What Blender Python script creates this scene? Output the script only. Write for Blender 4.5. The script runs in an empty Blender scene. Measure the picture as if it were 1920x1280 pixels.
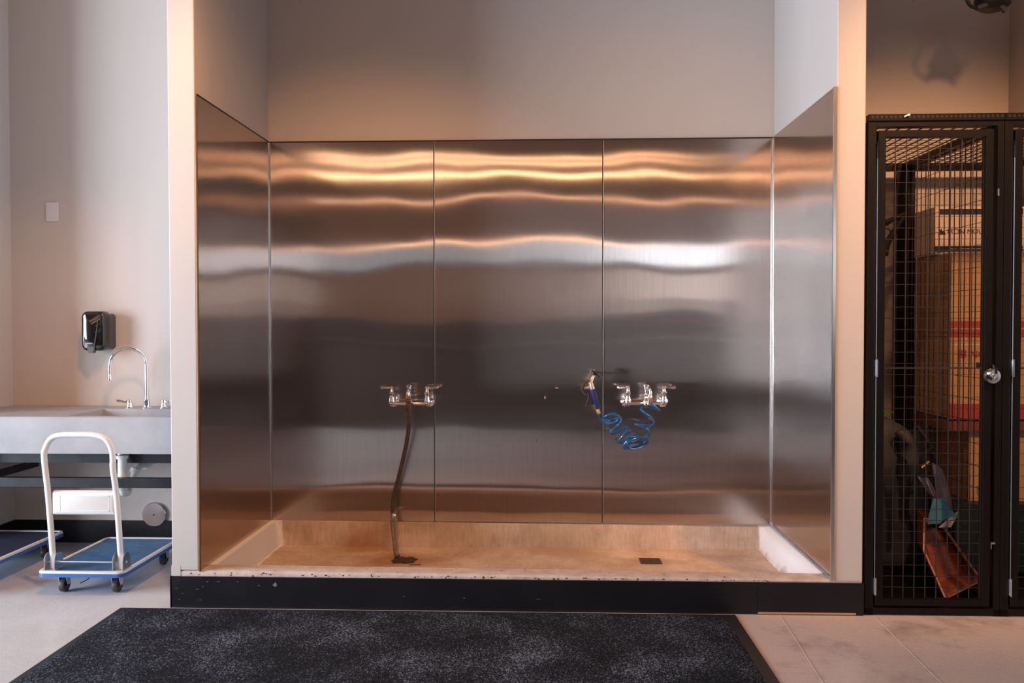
import bpy, bmesh, math, random
from mathutils import Vector, Matrix, noise
random.seed(7)
PI = math.pi
sc = bpy.context.scene
col = sc.collection

# ------------------------------------------------------------------ camera
F, YAW, PIT, ROL, CZ = 1576.4, .0372, .0206, .0011, 1.2717
def ray(x, y):
    u = (x-960)/F; v = (640-y)/F
    c, s = math.cos(ROL), math.sin(ROL)
    xr = u*c+v*s; zu = -u*s+v*c
    c, s = math.cos(PIT), math.sin(PIT)
    yf = c+zu*s; z = -s+zu*c
    c, s = math.cos(YAW), math.sin(YAW)
    return Vector((xr*c-yf*s, xr*s+yf*c, z))
def at(x, y, Y):
    d = ray(x, y)
    return Vector((0, 0, CZ))+d*(Y/d.y)
cam_d = bpy.data.cameras.new('camera'); cam = bpy.data.objects.new('camera', cam_d); col.objects.link(cam)
fw = ray(960, 640).normalized(); rt = (ray(1060, 640)-ray(960, 640)).normalized(); up = rt.cross(fw)
cam.matrix_world = Matrix(((rt.x, up.x, -fw.x, 0), (rt.y, up.y, -fw.y, 0), (rt.z, up.z, -fw.z, CZ), (0, 0, 0, 1)))
cam_d.sensor_fit = 'HORIZONTAL'; cam_d.sensor_width = 36; cam_d.lens = F*36/1920
cam_d.clip_start = .02; cam_d.clip_end = 100
sc.camera = cam
sc.view_settings.view_transform = 'Standard'; sc.view_settings.look = 'None'
sc.view_settings.exposure = 0.0; sc.view_settings.gamma = 1

# ------------------------------------------------------------------ materials
def mat(name, base=(.5, .5, .5), rough=.5, metal=0, noise_amt=0, noise_scale=8, col2=None, bump=0, bump_scale=60,
        emit=None, estr=0, alpha=1, trans=0, aniso=0, coat=0, stretch=(1, 1, 1), spec=.5, ramp=(.3, .7), detail=4):
    m = bpy.data.materials.new(name); m.use_nodes = True
    nt = m.node_tree; b = nt.nodes['Principled BSDF']
    b.inputs['Base Color'].default_value = (*base, 1)
    b.inputs['Roughness'].default_value = rough
    b.inputs['Metallic'].default_value = metal
    b.inputs['Specular IOR Level'].default_value = spec
    b.inputs['Alpha'].default_value = alpha
    b.inputs['Transmission Weight'].default_value = trans
    b.inputs['Coat Weight'].default_value = coat
    if emit:
        b.inputs['Emission Color'].default_value = (*emit, 1); b.inputs['Emission Strength'].default_value = estr
    if col2 or bump:
        tc = nt.nodes.new('ShaderNodeTexCoord'); mp = nt.nodes.new('ShaderNodeMapping'); mp.inputs['Scale'].default_value = stretch
        nt.links.new(tc.outputs['Object'], mp.inputs['Vector'])
    if col2:
        n = nt.nodes.new('ShaderNodeTexNoise'); n.inputs['Scale'].default_value = noise_scale; n.inputs['Detail'].default_value = detail
        n.inputs['Roughness'].default_value = .6
        r = nt.nodes.new('ShaderNodeValToRGB'); r.color_ramp.elements[0].position = ramp[0]; r.color_ramp.elements[1].position = ramp[1]
        r.color_ramp.elements[0].color = (*base, 1); r.color_ramp.elements[1].color = (*col2, 1)
        nt.links.new(mp.outputs[0], n.inputs['Vector']); nt.links.new(n.outputs['Fac'], r.inputs[0]); nt.links.new(r.outputs[0], b.inputs['Base Color'])
    if bump:
        n2 = nt.nodes.new('ShaderNodeTexNoise'); n2.inputs['Scale'].default_value = bump_scale; n2.inputs['Detail'].default_value = 3
        bp = nt.nodes.new('ShaderNodeBump'); bp.inputs['Strength'].default_value = bump; bp.inputs['Distance'].default_value = .003
        nt.links.new(mp.outputs[0], n2.inputs['Vector']); nt.links.new(n2.outputs['Fac'], bp.inputs['Height']); nt.links.new(bp.outputs[0], b.inputs['Normal'])
    return m

def steel_mat():
    """brushed along the vertical: a fine lobe and a much broader one, both spread across the grain"""
    m = bpy.data.materials.new('brushed_steel'); m.use_nodes = True
    nt = m.node_tree; nt.nodes.remove(nt.nodes['Principled BSDF'])
    tg = nt.nodes.new('ShaderNodeTangent'); tg.direction_type = 'UV_MAP'; tg.uv_map = 'UVMap'
    tc = nt.nodes.new('ShaderNodeTexCoord')
    mp = nt.nodes.new('ShaderNodeMapping'); mp.inputs['Scale'].default_value = (240, 240, 5)
    n = nt.nodes.new('ShaderNodeTexNoise'); n.inputs['Scale'].default_value = 1; n.inputs['Detail'].default_value = 3
    r = nt.nodes.new('ShaderNodeValToRGB')
    r.color_ramp.elements[0].position = .2; r.color_ramp.elements[1].position = .8
    r.color_ramp.elements[0].color = (.49, .42, .39, 1); r.color_ramp.elements[1].color = (.56, .49, .455, 1)
    nt.links.new(tc.outputs['Object'], mp.inputs[0]); nt.links.new(mp.outputs[0], n.inputs['Vector']); nt.links.new(n.outputs['Fac'], r.inputs[0])
    # smudges: patches of slightly rougher finish
    n2 = nt.nodes.new('ShaderNodeTexNoise'); n2.inputs['Scale'].default_value = 2.3; n2.inputs['Detail'].default_value = 5
    mr = nt.nodes.new('ShaderNodeMapRange'); mr.inputs['From Min'].default_value = .35; mr.inputs['From Max'].default_value = .7
    mr.inputs['To Min'].default_value = .10; mr.inputs['To Max'].default_value = .125
    nt.links.new(tc.outputs['Object'], n2.inputs['Vector']); nt.links.new(n2.outputs['Fac'], mr.inputs[0])
    lw = nt.nodes.new('ShaderNodeLayerWeight'); lw.inputs['Blend'].default_value = .5
    pw = nt.nodes.new('ShaderNodeMath'); pw.operation = 'POWER'; pw.inputs[1].default_value = 4.0
    nt.links.new(lw.outputs['Facing'], pw.inputs[0])
    fm_ = nt.nodes.new('ShaderNodeMix'); fm_.data_type = 'RGBA'; fm_.inputs[7].default_value = (.95, .92, .9, 1)
    nt.links.new(pw.outputs[0], fm_.inputs[0]); nt.links.new(r.outputs[0], fm_.inputs[6])
    gs = []
    for rough, an in ((None, .78), (.21, .87)):
        g = nt.nodes.new('ShaderNodeBsdfAnisotropic'); g.distribution = 'GGX'
        g.inputs['Anisotropy'].default_value = an; g.inputs['Rotation'].default_value = STEEL_ROT
        nt.links.new(tg.outputs[0], g.inputs['Tangent']); nt.links.new(fm_.outputs[2], g.inputs['Color'])
        if rough: g.inputs['Roughness'].default_value = rough
        else: nt.links.new(mr.outputs[0], g.inputs['Roughness'])
        gs.append(g)
    mx = nt.nodes.new('ShaderNodeMixShader'); mx.inputs[0].default_value = .21
    nt.links.new(gs[0].outputs[0], mx.inputs[1]); nt.links.new(gs[1].outputs[0], mx.inputs[2])
    nt.links.new(mx.outputs[0], nt.nodes['Material Output'].inputs['Surface'])
    return m
STEEL_ROT = 0.25

def floor_mat():
    m = mat('concrete_floor', (.52, .53, .56), .25, col2=(.68, .69, .72), noise_scale=1.6, ramp=(.3, .72), detail=8, bump=.25, bump_scale=45)
    nt = m.node_tree; b = nt.nodes['Principled BSDF']
    ramp = b.inputs['Base Color'].links[0].from_node
    tc = [n for n in nt.nodes if n.type == 'TEX_COORD'][0]
    # the slabs right of the mat are a warmer, rosier stone
    sx = nt.nodes.new('ShaderNodeSeparateXYZ'); nt.links.new(tc.outputs['Object'], sx.inputs[0])
    st = nt.nodes.new('ShaderNodeMapRange'); st.inputs['From Min'].default_value = -.4; st.inputs['From Max'].default_value = 1.0
    nt.links.new(sx.outputs['X'], st.inputs[0])
    n = nt.nodes.new('ShaderNodeTexNoise'); n.inputs['Scale'].default_value = 3.1; n.inputs['Detail'].default_value = 7; n.inputs['Roughness'].default_value = .62
    nt.links.new(tc.outputs['Object'], n.inputs['Vector'])
    r = nt.nodes.new('ShaderNodeValToRGB')
    r.color_ramp.elements[0].position = .36; r.color_ramp.elements[1].position = .52
    r.color_ramp.elements[0].color = (.42, .335, .325, 1); r.color_ramp.elements[1].color = (.66, .565, .55, 1)
    nt.links.new(n.outputs['Fac'], r.inputs[0])
    mx = nt.nodes.new('ShaderNodeMix'); mx.data_type = 'RGBA'
    nt.links.new(st.outputs[0], mx.inputs[0]); nt.links.new(ramp.outputs[0], mx.inputs[6]); nt.links.new(r.outputs[0], mx.inputs[7])
    # pale speckles
    v = nt.nodes.new('ShaderNodeTexNoise'); v.inputs['Scale'].default_value = 170; v.inputs['Detail'].default_value = 2
    nt.links.new(tc.outputs['Object'], v.inputs['Vector'])
    rr = nt.nodes.new('ShaderNodeMapRange'); rr.inputs['From Min'].default_value = .3; rr.inputs['From Max'].default_value = .7
    rr.inputs['To Min'].default_value = .90; rr.inputs['To Max'].default_value = 1.08
    nt.links.new(v.outputs['Fac'], rr.inputs[0])
    hs = nt.nodes.new('ShaderNodeHueSaturation'); nt.links.new(rr.outputs[0], hs.inputs['Value']); nt.links.new(mx.outputs[2], hs.inputs['Color'])
    nt.links.new(hs.outputs[0], b.inputs['Base Color'])
    return m

def carpet_mat():
    m = bpy.data.materials.new('charcoal_carpet'); m.use_nodes = True
    nt = m.node_tree; b = nt.nodes['Principled BSDF']; b.inputs['Roughness'].default_value = .95; b.inputs['Specular IOR Level'].default_value = .15
    tc = nt.nodes.new('ShaderNodeTexCoord')
    mp = nt.nodes.new('ShaderNodeMapping'); mp.inputs['Scale'].default_value = (185, 110, 60)
    mp.inputs['Rotation'].default_value = (0, 0, .35)
    nt.links.new(tc.outputs['Object'], mp.inputs[0])
    n = nt.nodes.new('ShaderNodeTexNoise'); n.inputs['Scale'].default_value = 1; n.inputs['Detail'].default_value = 5; n.inputs['Roughness'].default_value = .7
    nt.links.new(mp.outputs[0], n.inputs['Vector'])
    n2 = nt.nodes.new('ShaderNodeTexNoise'); n2.inputs['Scale'].default_value = 3.2; n2.inputs['Detail'].default_value = 6
    nt.links.new(tc.outputs['Object'], n2.inputs['Vector'])
    mm = nt.nodes.new('ShaderNodeMath'); mm.operation = 'MULTIPLY_ADD'; mm.inputs[1].default_value = .34
    nt.links.new(n2.outputs['Fac'], mm.inputs[0]); nt.links.new(n.outputs['Fac'], mm.inputs[2])
    r = nt.nodes.new('ShaderNodeValToRGB'); e = r.color_ramp.elements
    e[0].position = .55; e[0].color = (.005, .0055, .008, 1)
    e[1].position = .84; e[1].color = (.25, .31, .43, 1)
    k = r.color_ramp.elements.new(.72); k.color = (.020, .025, .038, 1)
    nt.links.new(mm.outputs[0], r.inputs[0]); nt.links.new(r.outputs[0], b.inputs['Base Color'])
    bp = nt.nodes.new('ShaderNodeBump'); bp.inputs['Strength'].default_value = .9; bp.inputs['Distance'].default_value = .006
    nt.links.new(n.outputs['Fac'], bp.inputs['Height']); nt.links.new(bp.outputs[0], b.inputs['Normal'])
    return m

def basin_mat():
    m = bpy.data.materials.new('cast_concrete_basin'); m.use_nodes = True
    nt = m.node_tree; b = nt.nodes['Principled BSDF']; b.inputs['Roughness'].default_value = .6
    tc = nt.nodes.new('ShaderNodeTexCoord')
    n = nt.nodes.new('ShaderNodeTexNoise'); n.inputs['Scale'].default_value = 4; n.inputs['Detail'].default_value = 9; n.inputs['Roughness'].default_value = .65
    nt.links.new(tc.outputs['Object'], n.inputs['Vector'])
    r = nt.nodes.new('ShaderNodeValToRGB'); e = r.color_ramp.elements
    e[0].position = .3; e[0].color = (.42, .30, .22, 1); e[1].position = .62; e[1].color = (.66, .53, .43, 1)
    nt.links.new(n.outputs['Fac'], r.inputs[0])
    mp = nt.nodes.new('ShaderNodeMapping'); mp.inputs['Scale'].default_value = (75, 75, 8)
    nt.links.new(tc.outputs['Object'], mp.inputs[0])
    n2 = nt.nodes.new('ShaderNodeTexNoise'); n2.inputs['Scale'].default_value = 1; n2.inputs['Detail'].default_value = 4
    nt.links.new(mp.outputs[0], n2.inputs['Vector'])
    mr = nt.nodes.new('ShaderNodeMapRange'); mr.inputs['From Min'].default_value = .35; mr.inputs['From Max'].default_value = .65
    mr.inputs['To Min'].default_value = .88; mr.inputs['To Max'].default_value = 1.06
    nt.links.new(n2.outputs['Fac'], mr.inputs[0])
    hs = nt.nodes.new('ShaderNodeHueSaturation'); nt.links.new(mr.outputs[0], hs.inputs['Value']); nt.links.new(r.outputs[0], hs.inputs['Color'])
    last = hs.outputs[0]
    sx = nt.nodes.new('ShaderNodeSeparateXYZ'); nt.links.new(tc.outputs['Object'], sx.inputs[0])
    # both end slopes are tinted paler than the rest of the basin
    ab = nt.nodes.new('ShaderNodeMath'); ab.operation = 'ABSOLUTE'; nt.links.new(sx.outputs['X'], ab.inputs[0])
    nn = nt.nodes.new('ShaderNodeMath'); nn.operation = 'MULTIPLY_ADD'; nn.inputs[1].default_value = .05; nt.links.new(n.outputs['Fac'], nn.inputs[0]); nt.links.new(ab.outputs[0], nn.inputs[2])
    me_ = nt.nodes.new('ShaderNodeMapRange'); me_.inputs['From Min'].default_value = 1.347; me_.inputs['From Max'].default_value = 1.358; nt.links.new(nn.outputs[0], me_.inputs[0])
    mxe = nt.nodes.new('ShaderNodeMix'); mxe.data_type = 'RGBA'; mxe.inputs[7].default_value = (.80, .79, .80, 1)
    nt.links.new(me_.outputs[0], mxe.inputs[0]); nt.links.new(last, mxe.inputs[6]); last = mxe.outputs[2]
    # rust and soap stains around the two drains
    for (dx, dy, rad, c) in ((-.75, 4.42, .23, (.36, .19, .09)), (-.95, 4.62, .16, (.40, .21, .09)), (.567, 4.44, .14, (.40, .27, .19)), (.1, 4.6, .2, (.42, .30, .2))):
        vd = nt.nodes.new('ShaderNodeVectorMath'); vd.operation = 'DISTANCE'; vd.inputs[1].default_value = (dx-BC[0], dy-BC[1], 0)
        mpp = nt.nodes.new('ShaderNodeMapping'); mpp.inputs['Scale'].default_value = (.6, 1.3, 0); mpp.inputs['Location'].default_value = (0, 0, 0)
        vd.inputs[1].default_value = ((dx-BC[0])*.6, (dy-BC[1])*1.3, 0)
        nt.links.new(tc.outputs['Object'], mpp.inputs[0]); nt.links.new(mpp.outputs[0], vd.inputs[0])
        ad = nt.nodes.new('ShaderNodeMath'); ad.operation = 'MULTIPLY_ADD'; ad.inputs[1].default_value = .25
        nt.links.new(n.outputs['Fac'], ad.inputs[0]); nt.links.new(vd.outputs['Value'], ad.inputs[2])
        mm = nt.nodes.new('ShaderNodeMapRange'); mm.inputs['From Min'].default_value = rad*.35+.12; mm.inputs['From Max'].default_value = rad+.12
        mm.inputs['To Min'].default_value = .75; mm.inputs['To Max'].default_value = 0
        nt.links.new(ad.outputs[0], mm.inputs[0])
        mx = nt.nodes.new('ShaderNodeMix'); mx.data_type = 'RGBA'; mx.inputs[7].default_value = (*c, 1)
        nt.links.new(mm.outputs[0], mx.inputs[0]); nt.links.new(last, mx.inputs[6]); last = mx.outputs[2]
    nt.links.new(last, b.inputs['Base Color'])
    bp = nt.nodes.new('ShaderNodeBump'); bp.inputs['Strength'].default_value = .35; bp.inputs['Distance'].default_value = .004
    nt.links.new(n2.outputs['Fac'], bp.inputs['Height']); nt.links.new(bp.outputs[0], b.inputs['Normal'])
    return m
BC = (-.14, 4.2)

M = {}
M['paint'] = mat('wall_paint', (.56, .505, .475), .62, bump=.12, bump_scale=220)
M['paint_trim'] = mat('partition_paint', (.55, .52, .505), .5, bump=.1, bump_scale=200)
M['steel'] = steel_mat()
M['edge'] = mat('polished_edge', (.75, .76, .77), .22, 1)
M['seam'] = mat('seam_shadow_gap', (.02, .018, .018), .5, .3)
M['floor'] = floor_mat()
M['joint'] = mat('floor_joint', (.66, .58, .54), .7, col2=(.40, .33, .31), noise_scale=60)
M['carpet'] = carpet_mat()
M['rubber'] = mat('black_rubber', (.018, .018, .022), .45, bump=.1, bump_scale=90)
M['vinyl'] = mat('black_vinyl_base', (.007, .007, .010), .38, col2=(.011, .011, .015), noise_scale=5, spec=.3)
M['scuff'] = mat('scuff', (.16, .17, .20), .6)
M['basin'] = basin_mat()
M['curb'] = mat('curb_concrete', (.42, .36, .33), .7, col2=(.60, .53, .49), noise_scale=14, bump=.5, bump_scale=60)
M['pit'] = mat('pit_dark', (.06, .045, .04), .9)
M['grime'] = mat('grime', (.03, .018, .012), .8, col2=(.075, .045, .03), noise_scale=60, bump=.8, bump_scale=120)
M['chrome'] = mat('chrome', (.86, .86, .87), .07, 1)
M['zinc'] = mat('zinc_plated', (.62, .68, .72), .28, 1, bump=.1, bump_scale=40)
M['brass'] = mat('brass', (.78, .42, .13), .3, 1)
M['bronze'] = mat('dull_bronze', (.22, .13, .07), .4, .8)
M['hose'] = mat('brown_hose', (.045, .032, .024), .4, col2=(.085, .062, .05), noise_scale=25)
M['hose_grey'] = mat('worn_hose_tail', (.22, .19, .17), .5, col2=(.12, .09, .07), noise_scale=40)
M['blue_hose'] = mat('blue_coil_plastic', (.0, .11, .34), .22, coat=.4)
M['blue_grip'] = mat('blue_grip', (.01, .03, .17), .45)
M['black'] = mat('black_plastic', (.012, .011, .012), .3)
M['black_matt'] = mat('matt_black', (.01, .009, .009), .75, spec=.2)
M['gloss_black'] = mat('gloss_black_plastic', (.006, .006, .007), .08, coat=.6)
M['grey_plastic'] = mat('dark_grey_plastic', (.06, .06, .065), .4)
M['locker'] = mat('dark_bronze_powdercoat', (.005, .0035, .003), .4, bump=.15, bump_scale=300, spec=.22)
M['wire'] = mat('dark_galvanised_wire', (.07, .06, .065), .38, .7)
M['counter'] = mat('grey_concrete_counter', (.27, .28, .31), .5, col2=(.36, .37, .40), noise_scale=5, bump=.12, bump_scale=60)
M['angle'] = mat('raw_black_steel', (.010, .010, .013), .38, .3, col2=(.022, .023, .03), noise_scale=11)
M['white_enamel'] = mat('white_enamel', (.74, .76, .76), .3, coat=.3)
M['pvc'] = mat('white_pvc', (.66, .67, .68), .4)
M['deck'] = mat('blue_deck_mat', (.025, .09, .21), .42, col2=(.05, .16, .34), noise_scale=14, bump=1.0, bump_scale=330)
M['deck_shaded'] = mat('shaded_deck_mat', (.012, .016, .05), .55, bump=1.0, bump_scale=330)  # deck of the second cart, its shade put into the colour
M['bumper'] = mat('pale_bumper', (.62, .63, .62), .4)
M['bumper_blue'] = mat('blue_bumper_skirt', (.03, .13, .42), .35)
M['caster'] = mat('caster_rubber', (.05, .042, .045), .5)
M['steel_plain'] = mat('satin_disc', (.66, .64, .66), .2, 1)
M['switch'] = mat('switch_plate', (.68, .67, .70), .4)
M['card'] = mat('cardboard', (.40, .235, .115), .8, col2=(.47, .285, .145), noise_scale=7)
M['card_white'] = mat('white_cardboard', (.66, .54, .46), .7)
M['tape'] = mat('red_tape', (.33, .05, .025), .35)
M['navy'] = mat('navy_print', (.012, .016, .03), .6)
M['print'] = mat('dark_print', (.12, .05, .035), .7)
M['teal'] = mat('dark_teal_plastic', (.006, .02, .022), .35)
M['bag'] = mat('charcoal_nylon', (.012, .014, .019), .65, col2=(.028, .034, .044), noise_scale=6, bump=.5, bump_scale=30)
M['lilac'] = mat('grey_lilac_cloth', (.40, .40, .52), .8)
M['mask'] = mat('light_blue_cloth', (.13, .47, .72), .75, bump=.3, bump_scale=120)
M['white_cloth'] = mat('white_cloth', (.75, .75, .76), .8)
M['amber'] = mat('amber_plastic', (.20, .05, .024), .3, coat=.5, alpha=.9)
M['leaf'] = mat('leaf', (.07, .15, .03), .45, col2=(.14, .24, .06), noise_scale=25)
M['wood'] = mat('wood_strip', (.42, .22, .09), .55, col2=(.52, .29, .13), noise_scale=30, stretch=(.3, 1, 6))
M['ceiling'] = mat('brown_ceiling', (.20, .11, .07), .8)
M['rear_upper'] = mat('rear_wall_paint', (.22, .125, .085), .7)
M['rear_mid'] = mat('rear_wall_light_paint', (.56, .50, .47), .7)
M['rear_low'] = mat('walnut_panelling', (.05, .03, .024), .5)
M['frame_dark'] = mat('window_frame', (.03, .03, .035), .4)
M['lamp_warm'] = mat('warm_tube', (.9, .8, .6), .4, emit=(1, .56, .28), estr=8.5)
M['lamp_warm_dim'] = mat('warm_tube_soft', (.9, .8, .6), .4, emit=(1, .50, .26), estr=3)
M['lamp_warm_mid'] = mat('warm_tube_medium', (.9, .8, .6), .4, emit=(1, .52, .26), estr=5)
M['lamp_body'] = mat('lamp_body', (.02, .02, .02), .4)
M['pink'] = mat('magenta_sign', (.45, .05, .25), .5)
M['violet'] = mat('violet_banner', (.12, .10, .22), .6)

# ------------------------------------------------------------------ mesh builder
class MB:
    def __init__(self): self.bm = bmesh.new()
    def box(self, x0, x1, y0, y1, z0, z1, bev=0, M4=None):
        r = bmesh.ops.create_cube(self.bm, size=1)
        vs = r['verts']
        for v in vs:
            v.co = Vector(((x0+x1)/2+v.co.x*(x1-x0), (y0+y1)/2+v.co.y*(y1-y0), (z0+z1)/2+v.co.z*(z1-z0)))
        if bev:
            es = list({e for v in vs for e in v.link_edges})
            g = bmesh.ops.bevel(self.bm, geom=es, offset=bev, segments=2, affect='EDGES', profile=.5)
            vs = list({v for f in g['faces'] for v in f.verts} | {v for v in vs if v.is_valid})
        if M4 is not None: bmesh.ops.transform(self.bm, matrix=M4, verts=[v for v in vs if v.is_valid])
        return self
    def tube(self, pts, r, n=10, smooth=0, caps=True):
        P = [Vector(p) for p in pts]
        R = r if isinstance(r, (list, tuple)) else [r]*len(P)
        if smooth:
            Q, RR = [], []
            for i in range(len(P)-1):
                p0 = P[max(i-1, 0)]; p1 = P[i]; p2 = P[i+1]; p3 = P[min(i+2, len(P)-1)]
                for k in range(smooth):
                    t = k/smooth
                    Q.append(.5*((2*p1)+(p2-p0)*t+(2*p0-5*p1+4*p2-p3)*t*t+(3*p1-p0-3*p2+p3)*t**3)); RR.append(R[i]*(1-t)+R[i+1]*t)
            Q.append(P[-1]); RR.append(R[-1]); P, R = Q, RR
        rings = []; nrm = None
        for i, p in enumerate(P):
            t = (P[min(i+1, len(P)-1)]-P[max(i-1, 0)])
            if t.length < 1e-9: t = Vector((0, 0, 1))
            t.normalize()
            if nrm is None:
                a = Vector((0, 0, 1)) if abs(t.z) < .9 else Vector((1, 0, 0))
                nrm = t.cross(a).normalized()
            else:
                nrm = (nrm-t*nrm.dot(t)); nrm.normalize()
            b = t.cross(nrm)
            rings.append([self.bm.verts.new(p+(nrm*math.cos(2*PI*k/n)+b*math.sin(2*PI*k/n))*R[i]) for k in range(n)])
        for a, b in zip(rings, rings[1:]):
            for k in range(n): self.bm.faces.new((a[k], a[(k+1) % n], b[(k+1) % n], b[k]))
        if caps:
            self.bm.faces.new(rings[0][::-1]); self.bm.faces.new(rings[-1])
        return self
    def lathe(self, c, axis, prof, n=20):
        """prof: (distance along axis, radius)"""
        c = Vector(c); ax = Vector(axis).normalized()
        return self.tube([c+ax*d for d, r in prof], [max(r, 1e-4) for d, r in prof], n)
    def poly(self, pts, d):
        """prism: outline pts extruded by vector d"""
        d = Vector(d); a = [self.bm.verts.new(Vector(p)) for p in pts]; b = [self.bm.verts.new(Vector(p)+d) for p in pts]
        n = len(a)
        self.bm.faces.new(a); self.bm.faces.new(b[::-1])
        for k in range(n): self.bm.faces.new((a[k], b[k], b[(k+1) % n], a[(k+1) % n]))
        return self
    def ball(self, c, r, s=(1, 1, 1), n=14):
        g = bmesh.ops.create_uvsphere(self.bm, u_segments=n, v_segments=n//2+2, radius=r)
        for v in g['verts']: v.co = Vector(c)+Vector((v.co.x*s[0], v.co.y*s[1], v.co.z*s[2]))
        return self

def worldloc(o):
    p = Vector((0, 0, 0))
    while o: p += o.location; o = o.parent
    return p
def obj(name, mb, m, parent=None, smooth=False, sharp=.6):
    bm = mb.bm if isinstance(mb, MB) else mb
    bmesh.ops.recalc_face_normals(bm, faces=bm.faces)
    if parent is None:
        xs = [v.co.x for v in bm.verts]; ys = [v.co.y for v in bm.verts]; zs = [v.co.z for v in bm.verts]
        org = Vector(((min(xs)+max(xs))/2, (min(ys)+max(ys))/2, min(zs)))
    else: org = worldloc(parent)
    bmesh.ops.translate(bm, vec=-org, verts=bm.verts)
    me = bpy.data.meshes.new(name); bm.to_mesh(me); bm.free()
    if smooth:
        for p in me.polygons: p.use_smooth = True
        me.set_sharp_from_angle(angle=sharp)
    me.materials.append(m)
    o = bpy.data.objects.new(name, me); col.objects.link(o)
    if parent: o.parent = parent
    else: o.location = org
    return o
def tag(o, label, cat, group=None):
    o['label'] = label; o['category'] = cat
    if group: o['group'] = group
    return o
def thing(name, loc, label, cat, group=None):
    o = bpy.data.objects.new(name, None); col.objects.link(o); o.location = loc; o.empty_display_size = .1
    return tag(o, label, cat, group)
def struct(name, mb, m, parent=None, smooth=False, stuff=False):
    o = obj(name, mb, m, parent, smooth)
    if parent is None: o['kind'] = 'structure'
    return o
def box(*a, **k): return MB().box(*a, **k)
def dup(root, d, label=None):
    def cp(o, par):
        c = o.copy(); col.objects.link(c); c.parent = par
        for ch in [x for x in o.children]: cp(ch, c)
        return c
    r = cp(root, None); r.location = root.location+Vector(d)
    if label: r['label'] = label
    return r

# ------------------------------------------------------------------ the setting
H = 4.0
XL, XR = -1.542, 1.262
struct('floor', box(-7, 6, -7, 4.9, -.1, 0), M['floor'])
struct('ceiling', box(-7.1, 6.1, -7.2, 5.0, H, H+.1), M['ceiling'])
struct('wall_recess_back', box(-7.0, -1.66, 4.80, 4.9, 0, H), M['paint'])
struct('wall_alcove_back', box(-1.66, 1.39, 4.70, 4.9, 0, H), M['paint'])
struct('wall_locker_back', box(1.39, 2.7, 4.80, 4.9, 0, H), M['paint'])
struct('wall_left_stub', box(-3.22, -3.10, 4.30, 4.80, 0, H), M['paint'])
struct('wall_right_stub', box(2.585, 2.70, 3.70, 4.80, 0, H), M['paint'])
struct('wall_right_return', box(2.70, 6.0, 3.62, 3.72, 0, H), M['paint'])
ZP = .168
struct('wall_alcove_left', box(-1.669, XL-.006, 3.70, 4.70, ZP, H, bev=.004), M['paint_trim'])
struct('wall_alcove_left_outer', box(-1.672, -1.630, 3.699, 4.80, .143, ZP+.02), M['paint_trim'])
struct('wall_alcove_right', box(XR+.006, 1.391, 3.70, 4.70, .146, H, bev=.004), M['paint_trim'])
# front wall of the room is behind the camera
struct('wall_rear_lower', box(-7, 6, -7.1, -7.0, 0, 1.35), M['rear_low'])
struct('wall_rear_middle', box(-7, 1.5, -7.1, -7.0, 1.35, 2.40), M['rear_upper'])
struct('wall_rear_sill', box(1.5, 6, -7.1, -7.0, 1.35, 1.38), M['rear_mid'])
struct('wall_rear_band', box(1.5, 6, -7.1, -7.0, 2.33, 2.40), M['rear_upper'])
struct('wall_rear_end', box(5.7, 6, -7.1, -7.0, 1.38, 2.33), M['rear_mid'])
struct('wall_rear_upper', box(-7, 6, -7.1, -7.0, 2.95, H), M['rear_upper'])
piers = [(-7, -6.4), (-2.0, -1.2), (.9, 1.3), (5.7, 6)]
for i, (a, b) in enumerate(piers):
    struct('wall_rear_pier_%d' % (i+1), box(a, b, -7.1, -7.0, 2.40, 2.95), M['rear_upper'])
# side walls: the left one is mostly shopfront glazing
struct('wall_left', box(-7.1, -7.0, -7, 4.8, 0, .25), M['paint'])
struct('wall_left_header', box(-7.1, -7.0, -7, 4.8, 3.3, H), M['paint'])
struct('wall_left_pier', box(-7.1, -7.0, -7, -1.2, .25, 3.3), M['paint'])
struct('wall_left_pier_near', box(-7.1, -7.0, 2.9, 4.8, .25, 3.3), M['paint'])
struct('wall_right', box(6.0, 6.1, -7, 3.72, 0, H), M['paint'])

def window(i, axis, a0, a1, z0, z1, pos, inward, n, power, color):
    """frame with mullions, sky behind it as an area light the size of the opening"""
    mb = MB(); t = .05
    def bar(u0, u1, w0, w1):
        if axis == 'y': mb.box(u0, u1, pos-.04, pos+.02, w0, w1)
        else: mb.box(pos-.04, pos+.02, u0, u1, w0, w1)
    bar(a0, a1, z0, z0+t); bar(a0, a1, z1-t, z1)
    for k in range(n+1):
        u = a0+(a1-a0-t)*k/n; bar(u, u+t, z0, z1)
    o = struct('window_%d' % i, mb, M['frame_dark'])
    l = bpy.data.lights.new('daylight_window_%d' % i, 'AREA'); l.shape = 'RECTANGLE'
    l.size = a1-a0; l.size_y = z1-z0; l.energy = power; l.color = color
    lo = bpy.data.objects.new('daylight_window_%d' % i, l); col.objects.link(lo)
    c = (a0+a1)/2; zc = (z0+z1)/2
    lo.location = (c, pos-.09*inward, zc) if axis == 'y' else (pos-.09*inward, c, zc)
    d = Vector((0, inward, 0)) if axis == 'y' else Vector((inward, 0, 0))
    lo.rotation_euler = d.to_track_quat('-Z', 'Y').to_euler()
    return o
COOL = (.80, .89, 1.0)
window(1, 'y', -6.4, -2.0, 2.40, 2.95, -7.05, 1, 4, 4, COOL)
window(2, 'y', -1.2, .9, 2.40, 2.95, -7.05, 1, 2, 2.2, COOL)
window(3, 'y', 1.3, 5.7, 2.40, 2.95, -7.05, 1, 4, 26, COOL)
window(4, 'x', -1.2, 2.9, .25, 3.3, -7.05, 1, 3, 950, COOL)
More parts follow.
